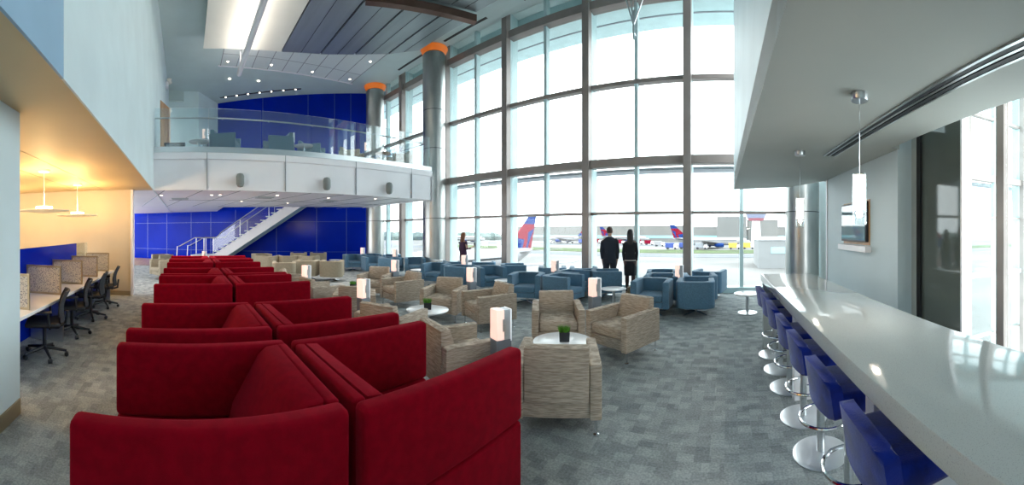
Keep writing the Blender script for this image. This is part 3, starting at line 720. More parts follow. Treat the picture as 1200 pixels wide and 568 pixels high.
# bar pendants
def make_pendant():
    t = thing('pendant_lamp', '', 'pendant lamp')
    MB().lathe([(.062, -.055), (.065, -.05), (.065, 0)], seg=28).build('canopy', 'steel', t)
    MB().tube([(0, 0, -.05), (0, 0, -.59)], .003, seg=6).build('cord', 'chrome', t)
    MB().lathe([(.052, -.95), (.052, -.58)], seg=28, cap=False).build('outer_glass', 'railglass', t)
    MB().lathe([(.044, -.84), (.046, -.835), (.046, -.60), (.042, -.59)], seg=28).build('diffuser', emis('glowing_diffuser', (1, .86, .74), 1.1), t)
    return t
pd = [((1.0, 2.30), 'cylindrical glass pendant lamp over the near part of the bar'), ((1.02, 4.20), 'cylindrical glass pendant lamp over the far part of the bar')]
spread(make_pendant, [((*B(*p), 2.70), 0, lb) for p, lb in pd], 'pendant lamps over the bar')
for p, lb in pd: lamp('pendant_bulb', 'POINT', (*B(*p), 1.83), 7, (1, .85, .7), shadow_soft_size=.03)
# television
t = thing('television', 'wall-mounted flat television with a reflecting screen beside the bar', 'television', (*B(2.1, 4.96), 0), BR)
MB().bx(-.012, 0, -.515, .515, 1.50, 2.16).build('surround', 'wood', t, smooth=False)
MB().bx(-.06, -.012, -.49, .49, 1.545, 2.135, 0, .006, 1).build('housing', 'black', t)
MB().bx(-.064, -.060, -.465, .465, 1.57, 2.11).build('screen', mat('glossy_screen', (.10, .22, .27), .04, spec=.9), t, smooth=False)
t = thing('wall_shelf', 'slim white box shelf mounted below the television', 'shelf', (*B(2.1, 4.96), 0), BR)
MB().bx(-.10, 0, -.56, .56, 1.40, 1.49, 0, .004, 1).build('body', 'white', t)
# ================================================================== WORK ROOM
t = thing('work_desk', 'long white work desk with blue glass spine screen', 'desk', (0, 0, 0))
MB().bx(-8.4, -3.3, -3.1, -1.77, .70, .74, 0, .004, 1).build('worktop', 'tabletop', t)
MB().bx(-8.35, -3.3, -2.47, -2.44, 0, .698).build('modesty_panel', 'blueglass', t, smooth=False)
for x in (-8.3, -6.5, -5.0, -3.4): MB().bx(x-.02, x+.02, -2.40, -1.85, 0, .70).build('leg', 'steel', t)
MB().bx(-7.45, -3.3, -2.455, -2.44, .741, 1.43).build('screen', 'blueglass', t, smooth=False)
MB().bx(-8.32, -7.455, -2.455, -2.44, .741, 1.43).build('clear_screen', 'railglass', t, smooth=False)['label'] = 'clear end of the glass screen'
def make_div():
    t = thing('desk_divider', '', 'divider')
    MB().bx(-.004, .004, -.27, .27, .03, .41).build('panel', 'perf', t, smooth=False)
    b = MB().bx(-.013, .013, -.29, -.265, 0, .44).bx(-.013, .013, .265, .29, 0, .44).bx(-.013, .013, -.265, .265, .41, .44).bx(-.013, .013, -.265, .265, 0, .03)
    b.build('frame', 'gold', t, smooth=False)
    return t
DO = ['cut off by the pale wall end', 'second from the pale wall end', 'third from the pale wall end', 'fourth from the pale wall end', 'farthest, by the cream wall']
spread(make_div, [((-3.79-1.09*k, -2.13, .74), 0, 'perforated desk divider in a champagne frame, '+DO[k]) for k in range(5)], 'perforated dividers on the work desk')
def make_office():
    t = thing('office_chair', '', 'office chair')      # faces -Y (towards the desk)
    MB().bx(-.24, .24, -.25, .22, .43, .50, 0, .03, 3).build('seat', 'black', t)
    b = MB(); rows = []
    for i in range(9):
        z = .50+.40*i/8; y = .25+.05*sin(i/8*pi)*-1+.07*(i/8)
        w_ = .17+.07*sin(pi*(i+1.2)/9.5)
        rows.append([(x*w_, y-.05*(x*x)+.02, z) for x in [-1, -.6, -.2, .2, .6, 1]])
    front = [[(p[0], p[1], p[2]) for p in r]+[(p[0], p[1]+.012, p[2]) for p in r[::-1]] for r in rows]
    b.loft(front); b.build('backrest', 'meshback', t)
    ed = [r[0] for r in rows]+rows[-1][1:-1]+[r[-1] for r in rows[::-1]]+rows[0][1:-1][::-1]
    MB().tube(ed, .014, seg=8, loop=True).build('back_frame', 'black', t)
    MB().tube([(0, .15, .40), (0, .29, .44), (0, .31, .62)], .022).build('back_support', 'black', t)
    for s in (-1, 1):
        a = MB(); a.tube([(s*.22, .08, .43), (s*.28, .08, .48), (s*.28, .06, .64)], .016); a.box((s*.28, -.02, .655), (.07, .26, .03), 0, .012, 2); a.build('armrest', 'black', t)
    MB().cyl((0, 0, .10), .028, .33, seg=14).build('gas_column', 'black', t)
    for k in range(5):
        a = 2*pi*k/5+.3; e = Vector((.30*cos(a), .30*sin(a), 0))
        l = MB().tube([(0, 0, .13), (e.x, e.y, .075)], [.028, .016], seg=8).build('leg', 'black', t)
        c = MB(); c.tube([(e.x+.025*sin(a), e.y-.025*cos(a), .03), (e.x-.025*sin(a), e.y+.025*cos(a), .03)], .03, seg=12); c.build('caster', 'black', l)
    return t
OC = ['nearest the viewer', 'second from the viewer', 'third from the viewer', 'farthest, by the cream wall']
spread(make_office, [((-4.34-1.09*k, -1.88+.02*k, 0), [.35, .30, .1, .15][k], 'black mesh office chair at the work desk, '+OC[k]) for k in range(4)], 'black office chairs at the work desk')
def make_disc():
    t = thing('disc_pendant', '', 'pendant lamp')
    MB().lathe([(.10, -.04), (.11, -.03), (.11, 0)], seg=28).build('canopy', 'white', t)
    MB().tube([(0, 0, -.03), (0, 0, -.66)], .006, seg=6).build('cord', 'white', t)
    MB().lathe([(.10, -.775), (.47, -.745), (.475, -.735), (.47, -.725), (.10, -.72)], seg=56).build('disc', mat('glowing_cream_disc', (.8, .7, .5), .5, emit=(1, .75, .4), es=.16), t)
    MB().lathe([(.15, -.70), (.155, -.69), (.155, -.665), (.15, -.66)], seg=32).build('lamp_ring', emis('warm_lamp_ring', (1, .80, .50), 5), t)
    return t
dp = [((-5.75, -2.5), 'wide disc pendant lamp over the work desk, nearer one'), ((-7.7, -2.5), 'wide disc pendant lamp over the work desk, farther one')]
spread(make_disc, [((*p, 2.81), 0, lb) for p, lb in dp], 'disc pendant lamps')
for p, lb in dp: lamp('work_room_light', 'POINT', (*p, 2.25), 34, (1, .64, .28), shadow_soft_size=.12)
lamp('work_room_light', 'POINT', (-3.4, -3.0, 2.25), 28, (1, .64, .28), shadow_soft_size=.12)  # unseen extra point light, no disc pendant built around it
lamp('work_room_light', 'POINT', (-7.7, -4.5, 2.25), 28, (1, .64, .28), shadow_soft_size=.12)  # likewise out of view and without a pendant of its own
# ================================================================== DOWNLIGHTS
DL = mat('downlight_glow', (1, .86, .7), .4, emit=(1, .85, .68), es=6)
def downlight(x, y, z, label, group, power=0, r=.05, proto=[None]):
    t = thing('ceiling_downlight', label, 'downlight', (x, y, z), 0, group)
    MB().lathe([(r, -.006), (r, 0)], seg=16).build('lens', DL, t)
    MB().lathe([(r, -.008), (r*1.3, -.006), (r*1.3, 0)], seg=16, cap=False).build('trim_ring', 'white', t)
    if power: lamp('downlight_beam', 'SPOT', (x, y, z-.03), power, (1, .92, .82), spot_size=2.2, spot_blend=.8, shadow_soft_size=.1)
for (px, py), lb in {(267, 72): 'first recessed downlight of the tiled ceiling strip, nearest the tube lamp', (318, 76): 'recessed downlight in the tiled ceiling strip under the white panel edge',
               (366, 84): 'recessed downlight in the middle of the tiled ceiling strip', (410, 92.5): 'recessed downlight at the far end of the tiled ceiling strip',
               (434, 72): 'recessed downlight in the tiled ceiling right of the metal panels', (269, 92.5): 'lone recessed downlight above the blue wall, on the left',
               (303, 95): 'lone recessed downlight above the blue wall, on the right'}.items():
    x, y = onz(px, py, ZC-.02); downlight(x, y, ZC-.022, lb, 'downlights of the high ceiling', 45)
t = thing('light_slot', 'black ceiling slot with seven small lights above the blue wall', 'light fixture', (0, 0, ZC))
x0, y0 = onz(258, 115, ZC); x1, y1 = onz(353, 104.5, ZC)
MB().prism([(x0, y0), (x1, y1), (x1+.12, y1-.04), (x0+.12, y0-.04)], -.012, .0).build('slot', 'dark', t, smooth=False)
for k in range(7):
    f = (k+.5)/7; MB().lathe([(.04, -.03), (.04, -.01)], (x0+(x1-x0)*f+.06, y0+(y1-y0)*f, 0), 12).build('spotlight', DL, t)
k = 0
names = ['left', 'second from the left', 'third from the left', 'fourth from the left', 'fifth from the left', 'sixth from the left', 'seventh from the left', 'last on the right']
for (px, py) in [(189, 229), (248, 228.6), (258, 228.5), (283, 236), (325, 229), (337, 238), (385, 232), (440, 233)]:
    x, y = onz(px, py, 2.82); downlight(x, y, 2.83, 'small recessed downlight in the balcony underside, '+names[k], 'downlights under the balcony', 70, .05); k += 1
for (px, py), lb in {(211, 233): 'air vent in the balcony underside near the tall wall', (310, 231.5): 'air vent in the middle of the balcony underside', (385, 235.5): 'air vent in the balcony underside near the right end'}.items():
    x, y = onz(px, py, 2.82)
    t = thing('ceiling_vent', lb, 'air vent', (x, y, 2.82), 0, 'air vents under the balcony')
    MB().bx(-.3, .3, -.3, .3, 0, .01).build('frame', 'tile', t, smooth=False)
    for q in (-.18, .18): MB().bx(q-.05, q+.05, -.28, .28, -.008, 0).build('slot', 'line', t, smooth=False)
# emergency lights on the tall wall
for z, lb in ((8.0, 'white twin-head emergency light high on the tall pale wall'), (6.75, 'white twin-head emergency light lower on the tall pale wall')):
    t = thing('emergency_light', lb, 'emergency light', (-14.9, YW, z), 0, 'emergency lights on the tall wall')
    MB().bx(-.15, .15, 0, .12, -.12, .12, 0, .01, 1).build('housing', 'white', t)
    for s in (-.12, .16): MB().lathe([(.05, 0), (.11, .06), (.11, .1), (.06, .12)], (s, .16, .1), 16).build('lamp_head', 'cloud', t)
t = thing('door_1', 'tan wooden door standing ajar on the balcony', 'door', (-11.7, YW, UZ), radians(162)); t['kind'] = 'structure'
del t['category']
MB().bx(0, .9, -.03, .015, .01, 2.3, 0, .004, 1).build('door_leaf', 'wood', t)
MB().cyl((.82, .02, 1.0), .02, .03, seg=10).build('door_handle', 'steel', t)
# ================================================================== PEOPLE
def ell(c, rx, ry, n_=16, rot=0, sq=1.0):
    out = []
    for i in range(n_):
        a = 2*pi*i/n_; x = rx*math.copysign(abs(cos(a))**sq, cos(a)); y = ry*math.copysign(abs(sin(a))**sq, sin(a))
        out.append((c[0]+x*cos(rot)-y*sin(rot), c[1]+x*sin(rot)+y*cos(rot), c[2]))
    return out
def skin(name, verts, edges, rad, m, parent, sub=2):
    me = bpy.data.meshes.new(name); me.from_pydata(verts, edges, []); o = bpy.data.objects.new(name, me); COL.objects.link(o)
    o.modifiers.new('skin', 'SKIN'); 
    if not me.skin_vertices: 
        bpy.context.view_layer.objects.active = o
    for i, r in enumerate(rad): me.skin_vertices[0].data[i].radius = (r, r) if not isinstance(r, tuple) else r
    me.skin_vertices[0].data[0].use_root = True
    s = o.modifiers.new('sub', 'SUBSURF'); s.levels = sub; s.render_levels = sub
    o.modifiers['skin'].use_smooth_shade = True
    me.materials.append(m); o.parent = parent; return o
def hand(V, E, R, wi, wrist, d, side):
    """five-finger hand hanging from the wrist vertex wi, pointing along d"""
    w_ = Vector(wrist); d = Vector(d).normalized(); sx = Vector((0, 1, 0)); palm = len(V); V.append(tuple(w_+d*.06)); R.append((.028, .018)); E.append((wi, palm))
    for k, (off, ln) in enumerate(((-.030, .072), (-.010, .082), (.010, .078), (.028, .062))):
        a = len(V); V.append(tuple(w_+d*.095+sx*off)); R.append(.0095); E.append((palm, a))
        V.append(tuple(w_+d*(.095+ln*.5)+sx*off*1.1+Vector((side*-.006, 0, 0)))); R.append(.0085); E.append((a, a+1))
        V.append(tuple(w_+d*(.095+ln)+sx*off*1.1+Vector((side*-.022, 0, 0)))); R.append(.007); E.append((a+1, a+2))
    a = len(V); V.append(tuple(w_+d*.05+sx*-.035)); R.append(.011); E.append((palm, a))
    V.append(tuple(w_+d*.085+sx*-.055)); R.append(.009); E.append((a, a+1))
def figure(name, label, loc, rz, h, kind):
    """faces +Y (out of the window) at rz = 0"""
    t = thing(name, label, 'person', loc, rz); S = h/1.75
    fem = kind != 'man'
    sh = .178 if not fem else .150
    V = [(0, 0, .96), (0, .01, 1.10), (0, 0, 1.27), (0, -.01, 1.42), (0, 0, 1.50), (0, .01, 1.56)]; E = [(0, 1), (1, 2), (2, 3), (3, 4), (4, 5)]
    R = [(.14, .10), (.12, .095), (.145, .10), (.10, .075), (.052, .052), (.05, .05)]
    V.append((0, .02, 1.64)); R.append((.072, .088)); E.append((5, 6)); V.append((0, .012, 1.71)); R.append((.058, .07)); E.append((6, 7))
    for s in (-1, 1):
        a = len(V)
        if kind == 'phone' and s == 1: arm = [(s*sh, 0, 1.40), (s*(sh+.05), .03, 1.14), (s*(sh+.04), .27, 1.20), (s*(sh+.03), .30, 1.21)]
        else: arm = [(s*sh, 0, 1.39), (s*(sh+.035), -.01, 1.12), (s*(sh+.02), .04, .89), (s*(sh+.015), .045, .86)]
        V += arm; R += [.055, .04, .028, .027]; E += [(3, a), (a, a+1), (a+1, a+2), (a+2, a+3)]
        dd = (0, .25, -1) if not (kind == 'phone' and s == 1) else (0, .9, .5)
        hand(V, E, R, a+3, V[a+3], dd, s)
        a = len(V); lx = .095 if not fem else .085
        V += [(s*lx, 0, .88), (s*lx, .01, .50), (s*lx, -.02, .10), (s*lx, .0, .05), (s*(lx+.01), .13, .035)]
        R += [.085, .055, .036, .036, .032]; E += [(0, a), (a, a+1), (a+1, a+2), (a+2, a+3), (a+3, a+4)]
    V = [tuple(c*S for c in v) for v in V]; R = [tuple(x*S for x in r) if isinstance(r, tuple) else r*S for r in R]
    body = skin('body', V, E, R, M['skin'], t)
    def sc_(rings): return [[tuple(c*S for c in p) for p in r] for r in rings]
    # face: nose, ears, eyes
    f = MB(); f.loft(sc_([ell((0, .10, 1.655), .012, .012, 8), ell((0, .115, 1.625), .016, .018, 8), ell((0, .10, 1.615), .012, .01, 8)])); f.build('nose', 'skin', t)
    for s in (-1, 1):
        f = MB(); f.loft(sc_([ell((s*.077, .01, 1.60), .008, .012, 8), ell((s*.085, .005, 1.64), .010, .022, 8), ell((s*.08, .0, 1.665), .008, .015, 8)])); f.build('ear', 'skin', t)
        f = MB(); f.lathe([(.001, -.01*S), (.011*S, 0), (.001, .01*S)], (s*.03*S, .098*S, 1.665*S), 8); f.build('eye', 'black', t)
    f = MB(); f.loft(sc_([ell((0, .093, 1.585), .022, .008, 8), ell((0, .095, 1.595), .024, .008, 8)])); f.build('mouth', mat('lips', (.35, .12, .1), .5), t)
    def sleeve(m_, s, r0=.062):
        b = MB()
        if kind == 'phone' and s == 1: P_ = [(s*(sh-.03), 0, 1.43), (s*(sh+.01), 0, 1.39), (s*(sh+.05), .03, 1.14), (s*(sh+.045), .17, 1.17)]
        else: P_ = [(s*(sh-.05), 0, 1.43), (s*(sh+.0), 0, 1.37), (s*(sh+.035), -.01, 1.12), (s*(sh+.022), .035, .91)]
        b.tube([tuple(c*S for c in p) for p in P_], [r0*.9*S, r0*S, r0*.8*S, r0*.62*S], seg=14); return b
    if kind == 'man':
        b = MB(); b.loft(sc_([ell((0, 0, .80), .185, .125), ell((0, 0, .95), .18, .125), ell((0, 0, 1.12), .165, .12), ell((0, 0, 1.28), .195, .13), ell((0, -.005, 1.40), .21, .11), ell((0, -.005, 1.46), .13, .08), ell((0, 0, 1.50), .07, .065)]))
        b.build('jacket', 'suit', t)
        for s in (-1, 1): sleeve('suit', s, .068).build('sleeve', 'suit', t)
        for s in (-1, 1):
            b = MB(); b.loft(sc_([ell((s*.085, 0, .92), .10, .12, 14), ell((s*.09, 0, .80), .095, .10, 14), ell((s*.10, .01, .48), .075, .08, 14), ell((s*.10, 0, .05), .062, .075, 14)])); b.build('trouser_leg', 'suit', t)
        b = MB(); b.loft(sc_([ell((0, .0, 1.47), .062, .062), ell((0, .0, 1.525), .058, .06)])); b.build('shirt_collar', 'shirt', t)
        b = MB(); b.loft(sc_([ell((0, -.02, 1.60), .072, .075), ell((0, -.01, 1.66), .084, .095), ell((0, .0, 1.72), .080, .092), ell((0, .01, 1.765), .05, .06), ell((0, .01, 1.78), .01, .01)])); 
        for v in b.bm.verts:
            if v.co.z < 1.70*S and v.co.y > .03*S: v.co.y = .03*S
        b.build('hair', 'hairbrown', t)
    else:
        top = 'blackcloth' if kind == 'woman' else 'purple'
        zb = .93 if kind == 'woman' else .86
        b = MB(); b.loft(sc_([ell((0, 0, zb), .165, .125), ell((0, 0, 1.0), .155, .12), ell((0, 0, 1.12), .135, .105), ell((0, 0, 1.28), .165, .12), ell((0, -.005, 1.40), .18, .10), ell((0, -.005, 1.455), .11, .07), ell((0, 0, 1.49), .06, .055)]))
        b.build('jacket' if kind == 'woman' else 'blouse', top, t)
        for s in (-1, 1): sleeve(top, s, .056).build('sleeve', top, t)
        if kind == 'woman':
            b = MB(); b.loft(sc_([ell((0, 0, .86), .163, .122), ell((0, 0, .95), .15, .115)])); b.build('shirt_tail', 'shirt', t)
            b = MB(); b.loft(sc_([ell((0, 0, .50), .165, .125), ell((0, 0, .70), .175, .13), ell((0, 0, .90), .16, .12)])); b.build('skirt', 'blackcloth', t)
        for s in (-1, 1):
            b = MB(); b.loft(sc_([ell((s*.085, 0, .88), .09, .10, 14), ell((s*.085, 0, .70), .082, .088, 14), ell((s*.085, .01, .48), .056, .062, 14), ell((s*.085, -.01, .34), .056, .062, 14), ell((s*.085, -.01, .06), .036, .042, 14)]))
            b.build('stocking' if kind == 'woman' else 'trouser_leg', mat('sheer_black', (.05, .022, .02), .6) if kind == 'woman' else M['greycloth'], t)
        zl = 1.28 if kind == 'woman' else 1.40
        hm = 'hairblack' if kind == 'woman' else 'hairauburn'
        b = MB(); b.loft(sc_([ell((0, -.075, zl), .06, .03), ell((0, -.07, 1.42), .092, .05), ell((0, -.035, 1.56), .095, .085), ell((0, -.01, 1.66), .092, .10), ell((0, .0, 1.72), .085, .094), ell((0, .01, 1.77), .052, .06), ell((0, .01, 1.785), .01, .01)]))
        for v in b.bm.verts:
            if v.co.z < 1.70*S and v.co.y > .02*S: v.co.y = .02*S
        b.build('hair', hm, t)
    for s in (-1, 1):
        b = MB(); lx = .10 if kind == 'man' else .085
        b.box((s*lx*S, .05*S, .035*S), (.085*S, .27*S, .07*S), 0, .03*S, 3)
        if fem: b.box((s*lx*S, -.06*S, .02*S), (.03*S, .03*S, .04*S), 0)
        b.build('shoe', 'black' if kind != 'woman' else 'wood', t)
    return t
x, y = pol(714.5, 9.62); figure('person', 'person in a dark suit standing at the window, seen from behind', (x, y, 0), .30, 1.81, 'man')
x, y = pol(738.5, 9.50); figure('person', 'person with long black hair, dark jacket and skirt, standing at the window', (x, y, 0), .28, 1.74, 'woman')
x, y = pol(543, 12.35); figure('person', 'person in a plum blouse holding a phone at the far window', (x, y, 0), -.1, 1.64, 'phone')
ph = MB().box((0, 0, 0), (.07, .01, .14), 0, .004, 1)
a_ = Vector((.19*1.64/1.75, .40*1.64/1.75, 1.31*1.64/1.75)); a_.rotate(Matrix.Rotation(-.1, 3, 'Z'))
tag(ph.build('mobile_phone', 'black', None, (x+a_.x, y+a_.y, a_.z), -.1), 'dark phone held up by the person in the plum blouse', 'phone')
tag(MB().bx(-.16, .16, -.07, .07, 0, .24, 0, .03, 2).build('handbag', 'wood', None, (*pol(742.5, 9.15), 0), .3), 'tan handbag standing on the floor beside the couple', 'bag')
# ================================================================== OUTSIDE
ZG = -6.5
apr = mat('pale_concrete_apron', (.178, .178, .175), .9, vary=(.05, .16), spec=.1)
struct(MB().bx(-900, 700, YF+3, 900, ZG-.5, ZG).build('ground', apr, smooth=False), 'pale concrete airport apron')
tag(MB().bx(-160, 260, 128, 150, ZG, ZG+.12).build('grass_strip', mat('verge_grass', (.038, .066, .013), .95, vary=(.2, .3)), smooth=False), 'long grass strip between the taxiways', 'grass', kind='stuff')
asp = mat('grey_asphalt', (.095, .107, .12), .9, vary=(.1, .08))
tag(MB().bx(-200, 260, 108, 122, ZG, ZG+.06).build('taxiway', asp, smooth=False), 'grey asphalt taxiway before the grass strip', 'taxiway')
tag(MB().bx(-190, 260, 190, 200, ZG, ZG+.06).build('taxiway', asp, smooth=False), 'grey asphalt taxiway beyond the grass strip', 'taxiway')
def building(x0, x1, y0, y1, h, col, label, win=None, name='terminal_building'):
    t = thing(name, label, 'building', ((x0+x1)/2, (y0+y1)/2, ZG)); w_, d_ = (x1-x0)/2, (y1-y0)/2
    MB().bx(-w_, w_, -d_, d_, 0, h).build('wall', mat('cladding', tuple(c*.27 for c in col), .8, vary=(.1, .05)), t, smooth=False)
    MB().bx(-w_-.3, w_+.3, -d_-.3, d_+.3, h, h+.5).build('roof', 'white', t, smooth=False)
    for a, c, z0, z1 in (win or []): MB().bx(a, c, -d_-.1, -d_, z0, z1).build('window_band', mat('teal_window', (.25, .45, .5), .1), t, smooth=False)
    return t
building(-188, -30.5, 262, 275, 12.5, (.62, .62, .60), 'long low grey terminal across the apron', [(-75, 75, 3, 5)])
building(-29, 60, 262, 275, 11.5, (.66, .66, .64), 'pale terminal wing behind the parked airliner', [(-44, 44, 3, 5)])
building(-8, 12, 232, 245, 18, (.58, .59, .58), 'square grey terminal block behind the parked airliner')
building(13, 34, 236, 247, 16, (.64, .64, .62), 'broad pale terminal block right of the square one')
building(6.5, 19, 76, 90, 6.3, (.74, .78, .80), 'white pavilion with a teal window band', [(-3.4, 1.2, 3.3, 4.7), (4.0, 4.7, 3.3, 4.7), (4.0, 4.7, 1.4, 2.6)], 'pavilion')
t = thing('control_tower', 'control tower with grey and pink cab behind the white pavilion', 'control tower', (16.2, 205, ZG))
MB().lathe([(3.0, 0), (2.4, 14.5)], seg=20).build('shaft', 'white', t)
MB().lathe([(4.2, 14.5), (5.2, 16.0)], seg=20).build('gallery', mat('pink_band', (.35, .12, .15), .6), t)
MB().lathe([(5.2, 16.0), (6.2, 18.6), (5.5, 19.2)], seg=20).build('cab', mat('tower_cab', (.22, .24, .34), .3), t)
building(38, 46, 70, 95, 6, (.66, .68, .68), 'pale low building beyond the right glass wall', None, 'service_building')
REDL = mat('livery_red', (.17, .002, .018), .6, spec=.1); BLUEL = mat('livery_blue', (.005, .030, .15), .6, spec=.1)
WHITEP = mat('aircraft_white', (.25, .25, .26), .3)
def airliner(label, loc, rz, L=38, k=1.0):
    """nose towards +X"""
    t = thing('airliner', label, 'airplane', loc, rz); r = 1.9*k
    rings = []
    for x, rr, dz in [(-L/2, .25, 1.3), (-L/2+2, .8, .95), (-L/2+5, 1.4, .45), (-L/2+9, r, 0), (L/2-6, r, 0), (L/2-3, r*.85, -.15), (L/2-1.2, r*.55, -.4), (L/2, .1, -.6)]:
        rings.append([(x, rr*cos(2*pi*i/24), 3.4+dz+rr*sin(2*pi*i/24)) for i in range(24)])
    fz = MB().loft(rings).build('fuselage', WHITEP, t)
    for sd_ in (-1, 1): MB().box((.5, sd_*r*.975, 3.75), (L-16, .08, .34)).build('window_row', 'dark', fz, smooth=False)
    MB().box((L/2-2.0, 0, 4.15), (.9, 1.9, .5), 0, .1, 2).build('cockpit_window', 'dark', fz)
    # fin with colour fields
    fx = -L/2+1.0; z0 = 4.7
    def FP(u, v): # u along chord 0 (leading root) ..1 (trailing), v height 0..1
        lead = fx+6.6-7.0*v; trail = fx-.6-2.0*v
        return (lead+(trail-lead)*u, z0+6.6*v)
    b = MB()
    def fld(pts, mi):
        n_ = len(pts)
        for s in (-.16, .16):
            b.bm.faces.new(b.ring([(FP(u, v)[0], s*(1-.5*v), FP(u, v)[1]) for u, v in pts])).material_index = mi
        for i in range(n_):
            (u0, v0), (u1, v1) = pts[i], pts[(i+1) % n_]; p_, q = FP(u0, v0), FP(u1, v1)
            b.bm.faces.new(b.ring([(p_[0], -.16*(1-.5*v0), p_[1]), (q[0], -.16*(1-.5*v1), q[1]), (q[0], .16*(1-.5*v1), q[1]), (p_[0], .16*(1-.5*v0), p_[1])])).material_index = mi
    fld([(0, .74), (0, 1), (1, 1), (1, .74)], 1)
    fld([(0, .36), (0, .74), (1, .74), (1, .62), (.62, .50), (.55, .30)], 0)
    fld([(0, 0), (0, .36), (.55, .30), (.62, 0)], 1)
    fld([(.62, 0), (.55, .30), (.62, .50), (.74, .28), (.76, 0)], 0)
    fld([(.76, 0), (.74, .28), (.62, .50), (1, .62), (.86, .30), (.84, 0)], 1)
    fld([(.84, 0), (.86, .30), (1, .62), (1, 0)], 0)
    b.build('tail_fin', [REDL, BLUEL], t, smooth=False)
    for s in (-1, 1):
        b = MB(); b.loft([[(fx+4.5, s*.9, 4.6), (fx+.6, s*.9, 4.6), (fx+.6, s*.9, 4.4), (fx+4.5, s*.9, 4.4)], [(fx+1.2, s*7.0, 5.2), (fx-.6, s*7.0, 5.2), (fx-.6, s*7.0, 5.1), (fx+1.2, s*7.0, 5.1)]]); b.build('stabilizer', WHITEP, t, smooth=False)
        b = MB(); b.loft([[(4.5, s*1.6, 2.9), (-4, s*1.6, 2.8), (-4, s*1.6, 2.4), (4.5, s*1.6, 2.4)], [(-4.6, s*17, 4.2), (-6.6, s*17, 4.2), (-6.6, s*17, 4.1), (-4.6, s*17, 4.1)]]); wg = b.build('wing', WHITEP, t, smooth=False)
        e = MB()
        e.loft([[(x, s*5.6+rr*cos(2*pi*i/18), 1.7+rr*sin(2*pi*i/18)) for i in range(18)] for x, rr in ((4.9, .85), (4.2, 1.05), (2.2, 1.0), (.6, .6))]); e.build('engine', BLUEL, wg)
        MB().tube([(-3, s*2.6, 2.6), (-3, s*2.6, .6)], .15).build('gear_strut', 'steel', t); MB().tube([(-3, s*2.3, .55), (-3, s*2.9, .55)], .55, seg=14).build('wheel', 'black', t)
    MB().tube([(L/2-5, 0, 2.3), (L/2-5, 0, .5)], .12).build('gear_strut', 'steel', t); MB().tube([(L/2-5, -.25, .4), (L/2-5, .25, .4)], .4, seg=14).build('wheel', 'black', t)
    return t
# near airliner: tail at px 618, nose pointing towards the lounge on the left
tail = Vector((*pol(619, 66), 0)); dirn = Vector((-.06, -1, 0)).normalized(); a_ = atan2(dirn.y, dirn.x)
c_ = tail+dirn*18.0
airliner('airliner parked just outside the window, its red and blue tail fin rising', (c_.x, c_.y, ZG), a_, 38)
tail = Vector((*pol(789, 165), 0)); c_ = tail+Vector((18.5, 4, 0))
airliner('white airliner parked across the apron, nose to the right, before the terminal', (c_.x, c_.y, ZG), .12, 38)
for i, (px, r_, rz) in enumerate(((664, 240, 2.9), (733, 240, .1), (545, 240, 0.1))):
    x, y = pol(px, r_)
    airliner('distant red-tailed airliner at the far terminal, %s' % ['left of the standing couple', 'between and behind the standing couple', 'behind the person in the plum blouse'][i], (x, y, ZG), rz, 34, .9)
VEH = [('white', 'white'), ('navy', 'navy'), ('yellow', 'yellow'), ('grey', 'grey')]
VM = {'white': WHITEP, 'navy': mat('navy_paint', (.03, .06, .25), .4), 'yellow': mat('yellow_paint', (.6, .4, .05), .5), 'grey': mat('grey_paint', (.25, .27, .3), .5), 'red': REDL}
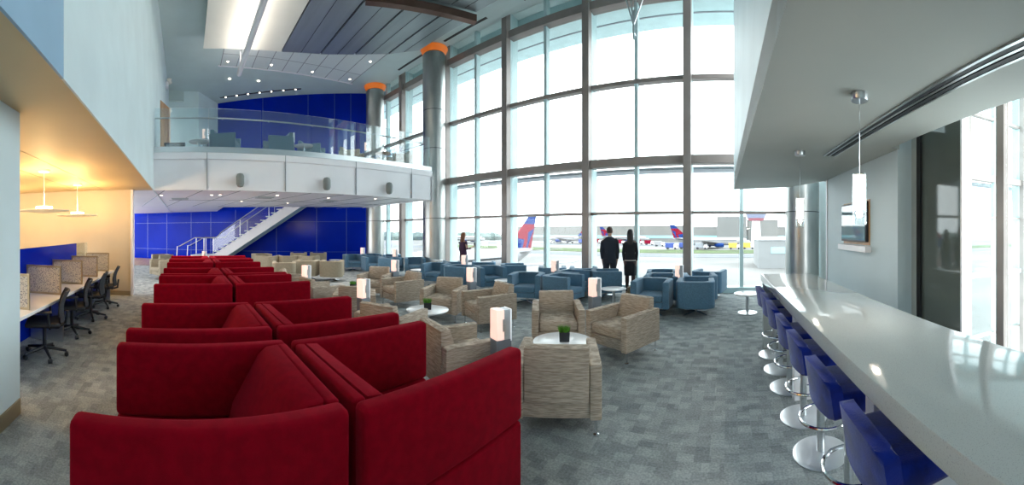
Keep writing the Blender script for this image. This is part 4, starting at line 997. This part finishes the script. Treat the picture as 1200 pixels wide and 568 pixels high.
def vehicle(px, r_, colr, label, rz=0, L=5.5, H2=2.2):
    x, y = pol(px, r_); t = thing('service_truck', label, 'truck', (x, y, ZG+.125), rz)
    MB().bx(-L/2, L/2-1.8, -1.1, 1.1, .7, .7+H2, 0, .08, 1).build('cargo_box', VM[colr], t)
    MB().bx(L/2-1.7, L/2, -1.05, 1.05, .5, 2.1, 0, .2, 2).build('cab', 'white', t)
    MB().bx(L/2-.5, L/2+.02, -.95, .95, 1.3, 1.9).build('windscreen', 'dark', t)
    for wx in (-L/2+1, L/2-1):
        for s in (-1, 1): MB().tube([(wx, s*.9, .5), (wx, s*1.15, .5)], .5, seg=12).build('wheel', 'black', t)
for px, r_, c_, lb in [(803, 158, 'navy', 'dark service truck under the left half of the parked airliner'), (822, 156, 'grey', 'grey service truck under the middle of the parked airliner'),
                       (787, 156, 'navy', 'dark baggage truck under the tail of the parked airliner'), (861, 156, 'yellow', 'yellow service truck near the nose of the parked airliner'),
                       (877, 158, 'yellow', 'yellow service truck between the airliner nose and the white pavilion'), (836, 176, 'navy', 'dark service truck behind the airliner engine'),
                       (773, 186, 'white', 'white service truck left of the airliner tail'), (761, 206, 'red', 'red service truck behind the grass strip near the wide window post'),
                       (700, 232, 'red', 'red service truck left of the standing man, far across'), (727, 215, 'red', 'red service truck between the standing couple, far across'),
                       (642, 235, 'navy', 'dark service truck right of the near tail fin'), (655, 250, 'grey', 'grey service truck far behind the near tail fin'),
                       (683, 225, 'navy', 'dark service truck far across, at the left post by the couple'), (749, 215, 'red', 'red service truck right of the woman at the window')]:
    vehicle(px, r_, c_, lb)
# distant trees
b = MB()
for i in range(58):
    x, y = pol(440+i*2.4+random.uniform(-1, 1), 330); r_ = random.uniform(5, 7)
    b.lathe([(r_*1.3, 0), (r_*1.4, r_*.5), (r_, r_*.9), (r_*.2, r_*1.15)], (x, y, ZG), 8)
tag(b.build('tree_line', mat('hazy_trees', (.10, .135, .13), .9, vary=(.3, .2))), 'hazy line of distant trees beyond the airport', 'trees', kind='stuff')
# branching roof strut fixed to the window post
t = thing('branching_strut', 'thin steel strut branching upwards at the top of the great window', 'strut', (-2.64, YF-.25, 0))
MB().tube([(0, 0, 7.1), (0, 0, 7.9)], .03).build('stem', 'steel', t)
for dx, dy in ((-.42, -.1), (-.12, -.2), (.22, -.25), (.62, -.1)): MB().tube([(0, 0, 7.5), (dx*.45, dy*.5, 8.15), (dx, dy, 8.9)], .022).build('branch', 'steel', t)
MB().tube([(0, 0, 7.3), (0, .26, 7.3)], .02).build('bracket', 'steel', t)
